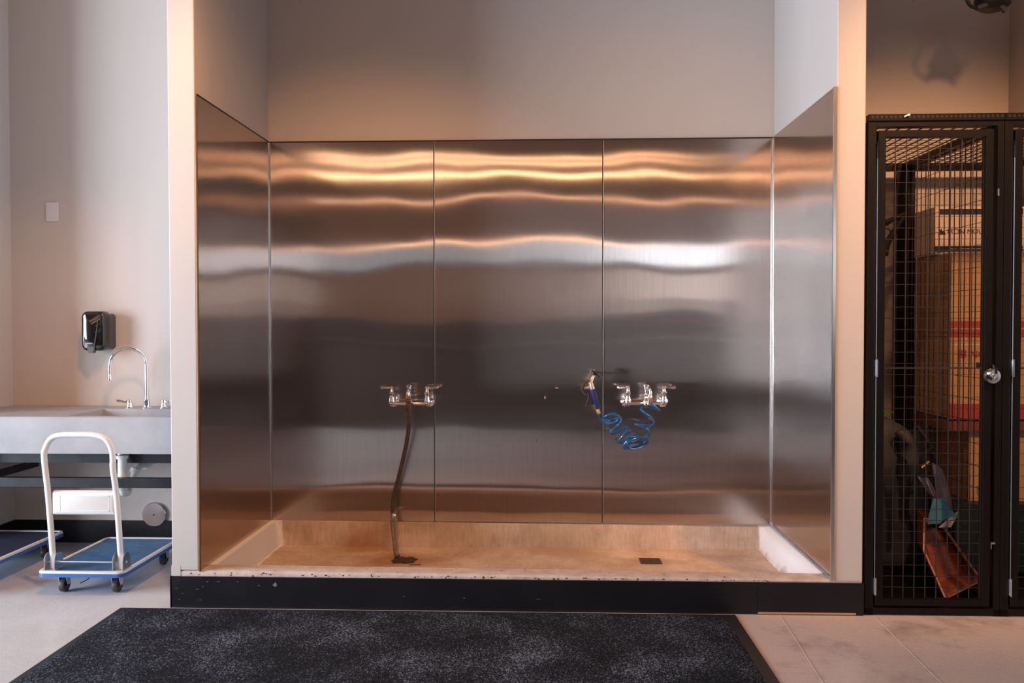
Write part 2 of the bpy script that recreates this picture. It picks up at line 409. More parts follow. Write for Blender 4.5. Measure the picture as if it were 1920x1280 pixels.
window(5, 'y', 1.5, 5.7, 1.38, 2.33, -7.05, 1, 4, 16, (1, .90, .84))  # unseen window, added to brighten the rear wall as the steel reflects it

# black vinyl base, kick of the raised basin, in three lengths
kick = struct('baseboard_kick', MB().box(-1.674, -1.315, 3.694, 3.703, .0, .1415, bev=.001).box(-1.3145, .938, 3.693, 3.703, .0, .1415, bev=.001)
       .box(.9388, 1.395, 3.692, 3.703, .0, .1415, bev=.001).box(-1.676, -1.669, 3.694, 4.79, 0, .1415), M['vinyl'])
mb = MB()
for k in range(14):
    x = random.choice((random.uniform(-1.66, -1.3), random.uniform(-1.66, .2))); z = random.uniform(.03, .125); w = random.uniform(.002, .02)
    mb.box(x, x+w, 3.6915, 3.6935, z, z+random.uniform(.0006, .0018))
mb.poly([(-1.21, 3.6915, .108), (-1.195, 3.6915, .121), (-1.189, 3.6915, .106), (-1.198, 3.6915, .099)], (0, .0015, 0))
s = obj('scuff_mark', mb, M['scuff'], kick)
struct('trim_1', MB().box(.9388, 1.36, 3.689, 3.699, .004, .012), M['wood'])
struct('baseboard_recess', box(-3.10, -1.674, 4.788, 4.80, 0, .13), M['vinyl'])
struct('baseboard_recess_left', box(-3.10, -3.09, 4.30, 4.788, 0, .13), M['vinyl'])
# floor joints right of the mat
def strip(a, b, w):
    a = Vector((*a, 0)); b = Vector((*b, 0)); n = (b-a).cross(Vector((0, 0, 1))).normalized()*w/2
    mb.poly([a-n, a+n, b+n, b-n], (0, 0, .0008))
mb = MB(); strip((1.035, 3.69), (.95, 2.3), .004); struct('trim_2', mb, M['joint'])
mb = MB(); strip((1.44, 3.69), (1.38, 2.3), .004); struct('trim_3', mb, M['joint'])
mb = MB(); strip((.84, 3.07), (1.0, 3.07), .003); struct('trim_4', mb, M['joint'])

# ------------------------------------------------------------------ stainless panels
PZ0, PZ1 = .163, 2.29
def wave(u, v, seed):
    """height of the sheet (metres) at u along the wall, v up"""
    h = 0
    for (a, ku, kv, ph) in WAVES:
        kvr = 2*PI*kv
        h += .6*a/kvr*math.sin(2*PI*ku*u+kvr*v+ph+seed*1.3)
    return h
WAVES = [(.0040, .42, .55, .4), (.0030, -.55, .9, 1.9), (.0026, 1.0, 1.35, 3.2), (.0016, -1.6, 1.9, 5.0), (.0010, 2.4, 3.0, .8), (.0006, 3.6, 5.0, 2.2)]
def panel(name, axis, a0, a1, pos, face, label, seed):
    """grid sheet with the shallow warps of thin steel; axis x: lies in XZ, axis y: in YZ"""
    bm = bmesh.new(); nu, nv = max(8, int(abs(a1-a0)/.03)), 72
    uv = bm.loops.layers.uv.new('UVMap'); g = []
    for i in range(nu+1):
        row = []
        for j in range(nv+1):
            a = a0+(a1-a0)*i/nu; z = PZ0+(PZ1-PZ0)*j/nv
            e = min(1, min(i, nu-i)/3)
            w = wave(a, z, seed)*1.0
            p = (a, pos+face*(w+.004), z) if axis == 'x' else (pos+face*(w+.004), a, z)
            row.append(bm.verts.new(p))
        g.append(row)
    back = -face*.004
    for i in range(nu):
        for j in range(nv):
            f = bm.faces.new((g[i][j], g[i+1][j], g[i+1][j+1], g[i][j+1])); f.smooth = True
            for l in f.loops:
                c = l.vert.co; l[uv].uv = ((c.x if axis == 'x' else c.y), c.z)
    # rim and back so the sheet has thickness
    b = {}
    rim = [g[i][0] for i in range(nu+1)]+[g[nu][j] for j in range(1, nv+1)]+[g[i][nv] for i in range(nu-1, -1, -1)]+[g[0][j] for j in range(nv-1, 0, -1)]
    bk = []
    for v in rim:
        c = v.co.copy()
        if axis == 'x': c.y = pos-face*.002
        else: c.x = pos-face*.002
        bk.append(bm.verts.new(c))
    for k in range(len(rim)):
        bm.faces.new((rim[k], rim[(k+1) % len(rim)], bk[(k+1) % len(rim)], bk[k]))
    xs = [v.co for v in bm.verts]
    o3 = Vector(((min(c.x for c in xs)+max(c.x for c in xs))/2, (min(c.y for c in xs)+max(c.y for c in xs))/2, PZ0))
    bmesh.ops.recalc_face_normals(bm, faces=bm.faces)
    bmesh.ops.translate(bm, vec=-o3, verts=bm.verts)
    me = bpy.data.meshes.new(name); bm.to_mesh(me); bm.free(); me.materials.append(M['steel'])
    me.set_sharp_from_angle(angle=.7)
    o = bpy.data.objects.new(name, me); o.location = o3; col.objects.link(o)
    return tag(o, label, 'wall panel', 'stainless steel sheets lining the wash alcove')
S1, S2 = -.609, .330
panel('stainless_panel', 'x', XL+.006, S1-.004, 4.690, -1, 'brushed stainless sheet of the back wall at its left end, behind the brown hose', 0)
panel('stainless_panel', 'x', S1+.004, S2-.004, 4.690, -1, 'middle brushed stainless sheet of the back wall, between the two seams', 0)
panel('stainless_panel', 'x', S2+.004, XR-.006, 4.690, -1, 'brushed stainless sheet of the back wall at its right end, behind the blue coil hose', 0)
panel('stainless_panel', 'y', 3.706, 4.680, XL, 1, 'brushed stainless side sheet on the left wall of the alcove', .5)
panel('stainless_panel', 'y', 3.706, 4.680, XR, -1, 'brushed stainless side sheet on the right wall of the alcove', .8)
n = 5
def trim(mb, m):
    global n
    o = struct('trim_%d' % n, mb, m); n += 1; return o
for s_ in (S1, S2):
    trim(box(s_-.004, s_+.004, 4.688, 4.6935, PZ0, PZ1), M['seam'])
    trim(box(s_+.0005, s_+.0035, 4.6815, 4.688, PZ0, PZ1, bev=.0008), M['edge'])
trim(box(XR-.010, XR-.003, 4.674, 4.682, PZ0, PZ1, bev=.002), M['edge'])
trim(box(XL+.003, XL+.009, 4.675, 4.682, PZ0, PZ1, bev=.002), M['zinc'])
trim(box(XL+.004, XR-.004, 4.682, 4.692, PZ1, PZ1+.006), M['seam'])
trim(box(XL-.003, XL+.006, 3.70, 4.69, PZ1, PZ1+.006), M['seam'])
trim(box(XR-.006, XR+.003, 3.70, 4.69, PZ1, PZ1+.005), M['edge'])
trim(box(XL-.003, XL+.006, 3.694, 3.703, PZ0, PZ1+.004, bev=.002), M['bronze'])
trim(box(XR-.011, XR+.006, 3.694, 3.703, .150, PZ1+.004, bev=.002), M['edge'])
mb = MB().tube([(XR-.008, 3.70, .158), (XR-.010, 4.68, .168)], .005, 6); trim(mb, M['edge'])

# ------------------------------------------------------------------ basin
def zt(x): return .166 - (x-XL)/(XR-XL)*.014
bas = thing('wash_basin', (*BC, 0), 'long low concrete wash basin with sloping sides filling the alcove floor', 'basin')
bm = bmesh.new()
x0, x1 = XL, XR
nx, ny = 60, 24
oy0, oy1 = 3.80, 4.675      # inner top opening
ix0, ix1 = XL+.032, XR-.040
fx0, fx1 = XL+.062, XR-.080   # floor extents
fy0, fy1 = 3.83, 4.662
def fl(x, y):
    z = .030
    for dx, dy in ((-.745, 4.43), (.567, 4.445)):
        d = math.hypot((x-dx)*.6, (y-dy)); z -= .014*math.exp(-(d/.25)**2)
    return z + .002*noise.noise(Vector((x*5, y*5, 0)))
G = []
for i in range(nx+1):
    row = []
    for j in range(ny+1):
        s, t = i/nx, j/ny
        # outer bands are the slopes: 0..3 cells slope, rest floor
        def prm(k, nn, a_top, a_fl, b_fl, b_top, kw):
            if k <= kw: return a_top+(a_fl-a_top)*(k/kw), 1-k/kw
            if k >= nn-kw: return b_top+(b_fl-b_top)*((nn-k)/kw), 1-(nn-k)/kw
            return a_fl+(b_fl-a_fl)*(k-kw)/(nn-2*kw), 0
        x, ex = prm(i, nx, ix0, fx0, fx1, ix1, 3)
        y, ey = prm(j, ny, oy0, fy0, fy1, oy1, 3)
        e = max(ex, ey); e = e if e < .99 else 1
        ss = e
        row.append(bm.verts.new((x, y, fl(x, y)*(1-ss)+(zt(x)-.004)*ss)))
    G.append(row)
for i in range(nx):
    for j in range(ny):
        f = bm.faces.new((G[i][j], G[i+1][j], G[i+1][j+1], G[i][j+1])); f.smooth = True
# ledges round the opening and outer sides
def outer(i, j):
    x = G[i][j].co.x; y = G[i][j].co.y
    if i == 0: x = XL-.004
    if i == nx: x = XR+.004
    if j == ny: y = 4.70
    if j == 0: y = 3.80
    return x, y
ringi = [(i, 0) for i in range(nx+1)]+[(nx, j) for j in range(1, ny+1)]+[(i, ny) for i in range(nx-1, -1, -1)]+[(0, j) for j in range(ny-1, 0, -1)]
out = []
for (i, j) in ringi:
    x, y = outer(i, j); out.append(bm.verts.new((x, y, zt(x))))
for k in range(len(ringi)):
    a = G[ringi[k][0]][ringi[k][1]]; c = ringi[(k+1) % len(ringi)]; b = G[c[0]][c[1]]
    if (out[k].co-out[(k+1) % len(ringi)].co).length > 1e-6:
        try: bm.faces.new((a, b, out[(k+1) % len(ringi)], out[k])).smooth = True
        except ValueError: pass
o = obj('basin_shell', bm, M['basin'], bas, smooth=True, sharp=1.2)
# the front curb, its edge chipped and pitted
mb = MB(); bm = mb.bm
prof = lambda x: [(3.701, 0), (3.701, .143), (3.7005, zt(x)-.006), (3.706, zt(x)-.001), (3.714, zt(x)+.001), (3.79, zt(x)), (3.806, zt(x)-.004), (3.82, zt(x)-.03), (3.84, .02), (3.84, 0)]
rows = []
for i in range(121):
    x = -1.667+(1.389+1.667)*i/120
    rows.append([bm.verts.new((x, y+.0008*noise.noise(Vector((x*30, z*60, 1))), z+.0012*noise.noise(Vector((x*22, y*40, 3)))*(z > .14))) for y, z in prof(x)])
for a, b in zip(rows, rows[1:]):
    for k in range(len(a)-1): bm.faces.new((a[k], a[k+1], b[k+1], b[k]))
bm.faces.new(rows[0]); bm.faces.new(rows[-1][::-1])
cb = obj('curb', mb, M['curb'], bas, smooth=True, sharp=.9)
mb = MB()
for k in range(95):
    x = random.uniform(-1.62, 1.0); z = random.uniform(.145, max(.15, zt(x)-.006)); r = random.uniform(.0008, .0032)
    mb.ball((x, 3.7005, z), r, (random.uniform(1, 2.6), .5, 1), 6)
for k in range(22):
    x = random.uniform(-1.4, 1.2); mb.ball((x, random.uniform(3.71, 3.79), zt(x)+.0006), random.uniform(.001, .003), (1.6, 1, .4), 6)
obj('pitting', mb, M['pit'], cb)['kind'] = 'stuff'
# left drain clogged with hair and grime, right one a square grate
mb = MB(); bm = mb.bm
def patch(cx, cy, rx, ry, h, seed, n=40):
    c = bm.verts.new((cx, cy, fl(cx, cy)+h))
    R1, R2 = [], []
    for k in range(n):
        a = 2*PI*k/n; q = 1+.30*noise.noise(Vector((math.cos(a)*2.5+seed, math.sin(a)*2.5, seed)))
        q /= max(abs(math.cos(a)), abs(math.sin(a)))**.6
        for R, f_, hh in ((R1, .6, h*.8), (R2, 1, .0012)):
            x = cx+rx*q*f_*math.cos(a); y = cy+ry*q*f_*math.sin(a)
            R.append(bm.verts.new((x, y, fl(x, y)+hh+.002*abs(noise.noise(Vector((x*80, y*80, 0)))))))
    for k in range(n):
        bm.faces.new((c, R1[k], R1[(k+1) % n])); bm.faces.new((R1[k], R2[k], R2[(k+1) % n], R1[(k+1) % n]))
patch(-.738, 4.425, .062, .062, .007, 2)
patch(-.67, 4.34, .03, .008, .002, 5)
tag(obj('debris', mb, M['grime']), 'clump of dark wet hair and grime on the left basin drain at the hose end', 'debris')
dg = obj('drain_grate', box(.510, .622, 4.395, 4.495, .014, .0215, bev=.002), M['grime'], bas)
mb = MB()
for k in range(6):
    for j in range(5):
        x = .520+k*.0165; y = 4.405+j*.018
        mb.box(x, x+.010, y, y+.010, .021, .0222)
obj('grate_hole', mb, M['pit'], dg)
dg2 = obj('drain_grate', box(-.80, -.69, 4.38, 4.48, .010, .0165, bev=.002), M['grime'], bas)

# ------------------------------------------------------------------ wall faucets
WY = 4.684
def faucet(name, cx, cz, label, hl, hr, spout='down'):
    t = thing(name, (cx, WY, cz), label, 'faucet', 'chrome utility faucets on the back wall of the alcove')
    # cross body tube between two angled wall shanks
    mb = MB(); Y = WY-.085
    mb.tube([(cx-.10, WY+.004, cz-.03), (cx-.10, Y+.03, cz-.032), (cx-.095, Y+.008, cz-.033), (cx-.075, Y, cz-.033), (cx+.075, Y, cz-.033), (cx+.095, Y+.008, cz-.033), (cx+.10, Y+.03, cz-.032), (cx+.10, WY+.004, cz-.03)], .0095, 12, 3)
    for s in (-1, 1):
        mb.lathe((cx+s*.098, Y+.004, cz-.045), (0, 0, 1), [(0, .004), (.004, .014), (.016, .0175), (.03, .016), (.045, .0125), (.06, .0115), (.066, .015), (.074, .015), (.078, .010), (.094, .007), (.098, .006)], 16)
        mb.lathe((cx+s*.10, WY+.006, cz-.030), (0, -1, 0), [(0, .030), (.004, .030), (.010, .020), (.016, .012)], 20)
    obj('faucet_body', mb, M['chrome'], t, smooth=True)
    for s, ang in ((-1, hl), (1, hr)):
        mb = MB(); z = cz+.055
        c = Vector((cx+s*.098, Y+.004, z))
        mb.lathe(c-Vector((0, 0, .006)), (0, 0, 1), [(0, .009), (.004, .0115), (.010, .0115), (.015, .006)], 14)
        d = Vector((math.cos(ang), math.sin(ang), .02))
        mb.tube([c+d*.004, c+d*.022, c+d*.045, c+d*.058, c+d*.064], [.0065, .006, .009, .0105, .005], 10)
        obj('lever_handle', mb, M['chrome'], t, smooth=True)
    mb = MB()
    mb.lathe((cx, Y, cz-.046), (0, 0, 1), [(0, .008), (.006, .015), (.03, .015), (.036, .011), (.05, .010), (.056, .014), (.066, .014), (.070, .009), (.086, .009), (.090, .0135), (.102, .0135), (.106, .017), (.113, .017), (.117, .008)], 16)
    obj('spout_column', mb, M['chrome'], t, smooth=True)
    mb = MB()
    if spout == 'down':
        mb.tube([(cx, Y-.002, cz+.046), (cx, Y-.028, cz+.046), (cx, Y-.040, cz+.034), (cx, Y-.042, cz+.012)], .0095, 12, 3)
    else:
        mb.tube([(cx+.008, Y-.006, cz+.042), (cx+.010, Y-.024, cz+.052), (cx+.016, Y-.036, cz+.046), (cx+.018, Y-.040, cz+.026), (cx+.018, Y-.040, cz+.012)], .009, 12, 3)
        mb.lathe((cx+.018, Y-.040, cz+.004), (0, 0, 1), [(0, .0115), (.014, .0115), (.018, .009)], 8)
    obj('spout', mb, M['chrome'], t, smooth=True)
    return t
FL = (-.738, .868); FR = (.560, .872)
faucet('wall_faucet', *FL, 'chrome two-handle wall faucet feeding the long brown hose, left of the two', PI*.98, .12)
faucet('wall_faucet', *FR, 'chrome two-handle wall faucet feeding the blue coil hose, right of the two', PI*1.08, -.1, 'side')

# brown hose
hx, hy = FL[0], WY-.127
hose = thing('water_hose', (hx, hy, .02), 'worn brown rubber hose hanging from the left faucet to the basin drain', 'hose')
pp = [at(767, 752, hy), at(767, 790, hy), at(764, 820, 4.57), at(757, 855, 4.585), at(746, 900, 4.60), at(738, 930, 4.605), at(736, 960, 4.60), at(736, 985, 4.585), at(739, 1010, 4.54)]
obj('hose_tube', MB().tube(pp[:7], .0115, 12, 8), M['hose'], hose, smooth=True)
obj('hose_tail', MB().tube([pp[6], pp[7], pp[8], Vector((-.795, 4.475, .045)), Vector((-.775, 4.455, .030))], [.0112, .0125, .0105, .0108, .0105], 12, 6), M['hose_grey'], hose, smooth=True)
mb = MB().lathe((hx, hy, FL[1]-.002), (0, 0, 1), [(0, .0125), (.002, .0150), (.012, .0150), (.016, .012)], 8)
obj('brass_fitting', mb, M['brass'], hose, smooth=True)
mb = MB(); top = FL[1]-.006
pts = []
for k in range(9*14+1):
    a = 2*PI*k/14; pts.append((hx+.0125*math.cos(a), hy+.0125*math.sin(a), top-k/(9*14)*.088))
mb.tube(pts, .0024, 6); obj('strain_spring', mb, M['bronze'], hose, smooth=True)
mb = MB().lathe(at(738, 966, 4.598), (.05, .1, 1), [(-.012, .0118), (-.009, .0138), (.006, .0138), (.009, .0118)], 12)
obj('hose_clamp', mb, M['zinc'], hose, smooth=True)

# blue coil hose
cz_ = lambda px, py: (1040+px/6.4, 660+py/6.4)
raw = [(530, 735, 0), (548, 800, 0), (600, 842, 0), (690, 850, .02), (760, 815, .03), (770, 770, .045), (700, 745, .05), (620, 762, .045), (585, 795, .03), (640, 820, .03), (720, 803, .0), (795, 793, -.01),
       (775, 845, .03), (715, 910, .045), (668, 965, .02), (705, 978, -.01), (780, 935, -.01), (875, 900, -.005), (850, 965, .03), (790, 1035, .045), (752, 1078, .02), (800, 1085, -.01), (880, 1030, -.015), (955, 975, -.005),
       (905, 1035, .03), (850, 1085, .045), (822, 1140, .03), (880, 1158, 0), (980, 1130, -.015), (1070, 1085, -.01), (1120, 1040, .01), (1040, 1030, .03), (960, 1040, .045), (880, 1080, .05), (850, 1130, .03), (920, 1150, .01), (1010, 1120, -.02), (1050, 1075, -.02),
       (960, 1095, .02), (900, 1140, .035), (960, 1160, .02), (1060, 1125, -.01), (1120, 1080, -.01), (1080, 1040, .02), (1000, 1020, .04), (930, 1015, .045), (1010, 1035, .01), (1100, 1030, -.01), (1145, 985, 0), (1100, 920, .03), (1030, 885, .045), (965, 862, .03), (1040, 875, 0), (1150, 880, -.01), (1192, 845, 0), (1150, 780, .03), (1080, 730, .045), (1032, 680, .03), (1080, 655, 0), (1170, 672, -.012), (1255, 700, -.01), (1225, 670, .01), (1175, 630, 0), (1150, 575, 0)]
YB = WY-.125
coil = thing('coil_hose', (.56, YB, .66), 'glossy blue coiled hose drooping between the sprayer and right faucet', 'hose')
pts = []
for i, (a, b, d) in enumerate(raw):
    px, py = cz_(a, b)
    pts.append(at(px, py, YB+.045-d*1.1 if 0 < i < len(raw)-3 else (YB+.02 if i == 0 else YB)))
obj('hose_tube', MB().tube(pts, .0062, 10, 7), M['blue_hose'], coil, smooth=True)
e = pts[-1]
obj('brass_fitting', MB().lathe(e-Vector((0, 0, .006)), (0, 0, 1), [(0, .008), (.004, .0105), (.030, .0105), (.038, .008), (.055, .0075)], 8), M['brass'], coil, smooth=True)
e0 = pts[0]; g1 = at(1121, 765, YB+.015); g0 = at(1111, 729, YB+.008)
dv = (g0-g1).normalized()
obj('brass_fitting', MB().lathe(e0-dv*.004, dv, [(0, .007), (.004, .0105), (.022, .0105), (.034, .008)], 8), M['brass'], coil, smooth=True)

# spray gun hanging on a hook
gun = thing('spray_gun', tuple(g1), 'blue-handled metal spray nozzle hung on the wall at the seam', 'spray nozzle')
obj('grip', MB().tube([g1-dv*.004, g1+dv*.004, g1+dv*.05, g0-dv*.006, g0], [.011, .0135, .0145, .0155, .013], 10), M['blue_grip'], gun, smooth=True)
hb = at(1115, 703, YB+.03)
mb = MB().tube([g0-dv*.004, g0+dv*.008, at(1107, 716, YB+.012), at(1112, 706, YB+.02), hb], [.0125, .0135, .0115, .010, .009], 12)
mb.tube([at(1095, 727, YB+.01), at(1104, 726, YB+.008), at(1114, 724, YB+.008)], [.007, .0085, .0095], 10)
M['gun'] = mat('cream_metal', (.72, .62, .52), .3, .6)
obj('nozzle_body', mb, M['gun'], gun, smooth=True)
mb = MB().lathe(at(1113, 702, YB+.025), (.35, 0, .9), [(0, .012), (.003, .019), (.012, .020), (.018, .016), (.020, .01)], 16)
mb.ball(at(1123, 705, YB+.02), .009)
obj('spray_head', mb, M['black'], gun, smooth=True)
mb = MB().tube([at(1105, 712, YB), at(1097, 717, YB-.004), at(1091, 727, YB-.004), at(1092, 734, YB), at(1098, 740, YB)], [.006, .008, .006, .005, .004], 8, 3)
obj('trigger', mb, M['grey_plastic'], gun, smooth=True)
obj('latch_wire', MB().tube([at(1101, 738, YB), at(1103, 744, YB), at(1101, 752, YB), at(1098, 762, YB)], .0013, 6, 3), M['grey_plastic'], gun, smooth=True)
hk = MB().tube([(hb.x-.004, WY+.004, hb.z+.012), (hb.x-.004, YB+.045, hb.z-.006), (hb.x-.004, YB+.028, hb.z-.012), (hb.x-.004, YB+.016, hb.z+.002)], .0035, 8, 3)
hk.lathe((hb.x-.004, WY+.006, hb.z+.012), (0, -1, 0), [(0, .014), (.004, .014), (.006, .01)], 14)
tag(obj('wall_hook', hk, M['chrome'], smooth=True), 'small metal wall hook holding the blue-handled spray nozzle', 'hook')
# little marks where an old fixture was screwed
mk = [(1022, 745, .0035, .007), (1044, 727, .008, .003), (1066, 727, .0015, .008), (1061, 775, .0012, .018), (1006, 825, .003, .003)]
for i, (px, py, w, h) in enumerate(mk):
    p = at(px, py, WY)
    g = MB()
    if i == 4:
        g.lathe((p.x, WY+.004, p.z), (0, -1, 0), [(0, .004), (.004, .004), (.006, .002)], 10)
        tag(obj('screw', g, M['grey_plastic'], smooth=True), 'lone dark screw head low on the middle stainless sheet', 'screw')
    elif i < 2:
        g.box(p.x-w, p.x+w, WY-.003, WY+.004, p.z-h, p.z+h, bev=.001)
        tag(obj('wall_anchor', g, M['gun']), ['small cream wall anchor left of the spray nozzle, nearer the floor', 'small cream wall anchor left of the spray nozzle, upper one'][i], 'anchor')

# ------------------------------------------------------------------ mat
rug = thing('entrance_mat', (-.52, 3.24, 0), 'charcoal ribbed entrance mat with black rubber edge in front of the basin', 'mat')
obj('rubber_border', MB().box(-1.893, .836, 2.80, 3.675, .0005, .005, bev=.0015), M['rubber'], rug)
mb = MB(); bm = mb.bm
gx, gy = 110, 34; R = []
for i in range(gx+1):
    R.append([])
    for j in range(gy+1):
        x = -1.872+(.792+1.872)*i/gx; y = 2.83+(3.667-2.83)*j/gy
        z = .0095+.0012*noise.noise(Vector((x*3, y*3, 0)))+.0006*noise.noise(Vector((x*18, y*18, 4)))
        if i in (0, gx) or j in (0, gy): z = .004; x += .006*noise.noise(Vector((y*30, 0, 0))); 
        R[-1].append(bm.verts.new((x, y, z)))
for i in range(gx):
    for j in range(gy): bm.faces.new((R[i][j], R[i+1][j], R[i+1][j+1], R[i][j+1]))
obj('carpet_pile', mb, M['carpet'], rug, smooth=True)

# ------------------------------------------------------------------ counter with trough sink
ct = thing('sink_counter', (-2.39, 4.5, .61), 'thick grey concrete counter with sunken sloping sink in the left recess', 'counter')
X0, X1, Y0, Y1, Z1, Z0 = -3.098, -1.676, 4.20, 4.796, .800, .612
sx0, sx1, sy0, sy1 = -2.455, -1.80, 4.255, 4.60
mb = MB(); bm = mb.bm
V = lambda x, y, z: bm.verts.new((x, y, z))
o_ = [V(X0, Y0, Z1), V(X1, Y0, Z1), V(X1, Y1, Z1), V(X0, Y1, Z1)]
i_ = [V(sx0, sy0, Z1), V(sx1, sy0, Z1), V(sx1, sy1, Z1), V(sx0, sy1, Z1)]
d_ = [V(sx0+.02, sy0+.02, Z1-.10), V(sx1-.02, sy0+.02, Z1-.10), V(sx1-.02, sy1-.03, Z1-.12), V(sx0+.02, sy1-.03, Z1-.12)]
u_ = [V(X0, Y0, Z0), V(X1, Y0, Z0), V(X1, Y1, Z0), V(X0, Y1, Z0)]
for a, b in ((o_, i_), (i_, d_), (u_, o_)):
    for k in range(4): bm.faces.new((a[k], a[(k+1) % 4], b[(k+1) % 4], b[k]))
bm.faces.new(d_); bm.faces.new(u_[::-1])
bmesh.ops.bevel(bm, geom=[e for e in bm.edges if all(v.co.z > Z1-.001 for v in e.verts)], offset=.004, segments=2, affect='EDGES')
obj('countertop', mb, M['counter'], ct)
fr = MB()
fr.box(X0, X1, 4.32, 4.326, .546, .6115).box(X0, X1, 4.32, 4.38, .606, .6115)
for x in (-2.98, -1.74):
    fr.box(x, x+.04, 4.24, 4.79, .556, .6115)
obj('angle_frame', fr, M['angle'], ct)
br = MB().box(X0, X1, 4.205, 4.245, .436, .486, bev=.003)
for x in (-2.98, -1.735):
    br.box(x, x+.035, 4.245, 4.79, .445, .480)
    br.box(x, x+.03, 4.215, 4.243, .484, .556)
obj('lower_rail', br, M['angle'], ct)
# drain pipe and trap
pl = thing('sink_trap', (-2.27, 4.5, .42), 'white plastic drain pipe and trap under the concrete sink', 'plumbing')
mb = MB().lathe((-2.185, 4.275, .41), (0, 0, 1), [(0, .022), (.165, .022), (.167, .031), (.184, .031), (.186, .024)], 18)
mb.tube([(-2.185, 4.275, .42), (-2.187, 4.29, .395), (-2.20, 4.36, .385), (-2.25, 4.44, .385), (-2.30, 4.5, .392)], .019, 14, 4)
mb.lathe((-2.305, 4.5, .40), (0, 0, 1), [(-.01, .022), (.06, .022)], 18)
mb.tube([(-2.305, 4.5, .41), (-2.302, 4.5, .385), (-2.285, 4.505, .372), (-2.262, 4.51, .39), (-2.25, 4.53, .455), (-2.235, 4.56, .487), (-2.232, 4.66, .490), (-2.232, 4.80, .493)], .019, 14, 4)
mb.lathe((-2.232, 4.63, .489), (.02, 1, .02), [(-.02, .026), (-.017, .030), (.017, .030), (.02, .026)], 16)
mb.lathe((-2.248, 4.535, .468), (.2, .3, .9), [(-.012, .022), (-.01, .026), (.012, .026), (.014, .022)], 16)
obj('pipe', mb, M['pvc'], pl, smooth=True)
obj('slip_nut', MB().lathe((-2.192, 4.275, .594), (0, 0, 1), [(0, .016), (.017, .016)], 8), M['chrome'], pl, smooth=True)
vl = thing('stop_valve', (-2.13, 4.70, .49), 'chrome shut-off valve with braided supply hose under the sink', 'valve')
mb = MB().lathe((-2.125, 4.80, .492), (0, -1, 0), [(0, .030), (.005, .030), (.012, .012), (.05, .010), (.052, .017), (.075, .017), (.078, .01)], 14)
mb.lathe((-2.125, 4.735, .488), (-1, 0, .2), [(0, .009), (.03, .010), (.032, .014), (.042, .014)], 12)
obj('valve_body', mb, M['chrome'], vl, smooth=True)
obj('valve_handle', MB().ball((-2.125, 4.712, .492), .016, (1.6, .4, .8)), M['chrome'], vl, smooth=True)
M['braid'] = mat('braided_hose', (.42, .44, .46), .4, .5, bump=.6, bump_scale=400)
obj('supply_hose', MB().tube([(-2.160, 4.735, .500), (-2.160, 4.72, .53), (-2.14, 4.69, .565), (-2.09, 4.66, .588), (-2.02, 4.65, .60)], .0075, 10, 5), M['braid'], vl, smooth=True)
# cleanout cover
cc = thing('cleanout_cover', (-2.262, 4.78, .10), 'round polished metal cleanout cover low on the wall behind the cart', 'pipe cover')
obj('disc', MB().lathe((-2.262, 4.802, .168), (0, -1, 0), [(0, .070), (.018, .070), (.021, .067), (.022, .0)], 40), M['steel_plain'], cc, smooth=True)
obj('screw', MB().lathe((-2.262, 4.782, .168), (0, -1, 0), [(0, .007), (.003, .006), (.004, .002)], 12), M['grey_plastic'], cc, smooth=True)

# gooseneck faucet
gf = thing('gooseneck_faucet', (-2.225, 4.665, .80), 'chrome gooseneck faucet with two lever handles on the concrete counter', 'faucet')
c = (-2.240, 4.665)
mb = MB().lathe((*c, .799), (0, 0, 1), [(0, .026), (.004, .026), (.009, .017), (.03, .0155), (.038, .017), (.048, .017), (.052, .011), (.07, .010)], 18)
obj('spout_base', mb, M['chrome'], gf, smooth=True)
pt = [(c[0], c[1], .86), (c[0], c[1], 1.05)]
for k in range(0, 13):
    a = PI*k/12*1.03; pt.append((c[0]-.092+.092*math.cos(a), c[1]-.03*(1-math.cos(a))*.8, 1.05+.088*math.sin(a)))
e = pt[-1]; pt += [(e[0]-.004, e[1], e[2]-.03), (e[0]-.003, e[1], e[2]-.07)]
mb = MB().tube(pt, .0095, 12)
mb.lathe((pt[-1][0], pt[-1][1], pt[-1][2]-.012), (0, 0, 1), [(0, .008), (.002, .0115), (.03, .0115), (.033, .010)], 14)
obj('gooseneck', mb, M['chrome'], gf, smooth=True)
for hx_, s in ((-2.338, -1), (-2.142, 1)):
    mb = MB().lathe((hx_, 4.665, .799), (0, 0, 1), [(0, .023), (.004, .023), (.008, .017), (.012, .0165), (.045, .0135), (.050, .010)], 18)
    mb.tube([(hx_+s*.002, 4.665, .838), (hx_+s*.022, 4.655, .834), (hx_+s*.040, 4.648, .842), (hx_+s*.062, 4.64, .842)], [.011, .007, .0075, .008], 10, 3)
    obj('lever_handle', mb, M['chrome'], gf, smooth=True)

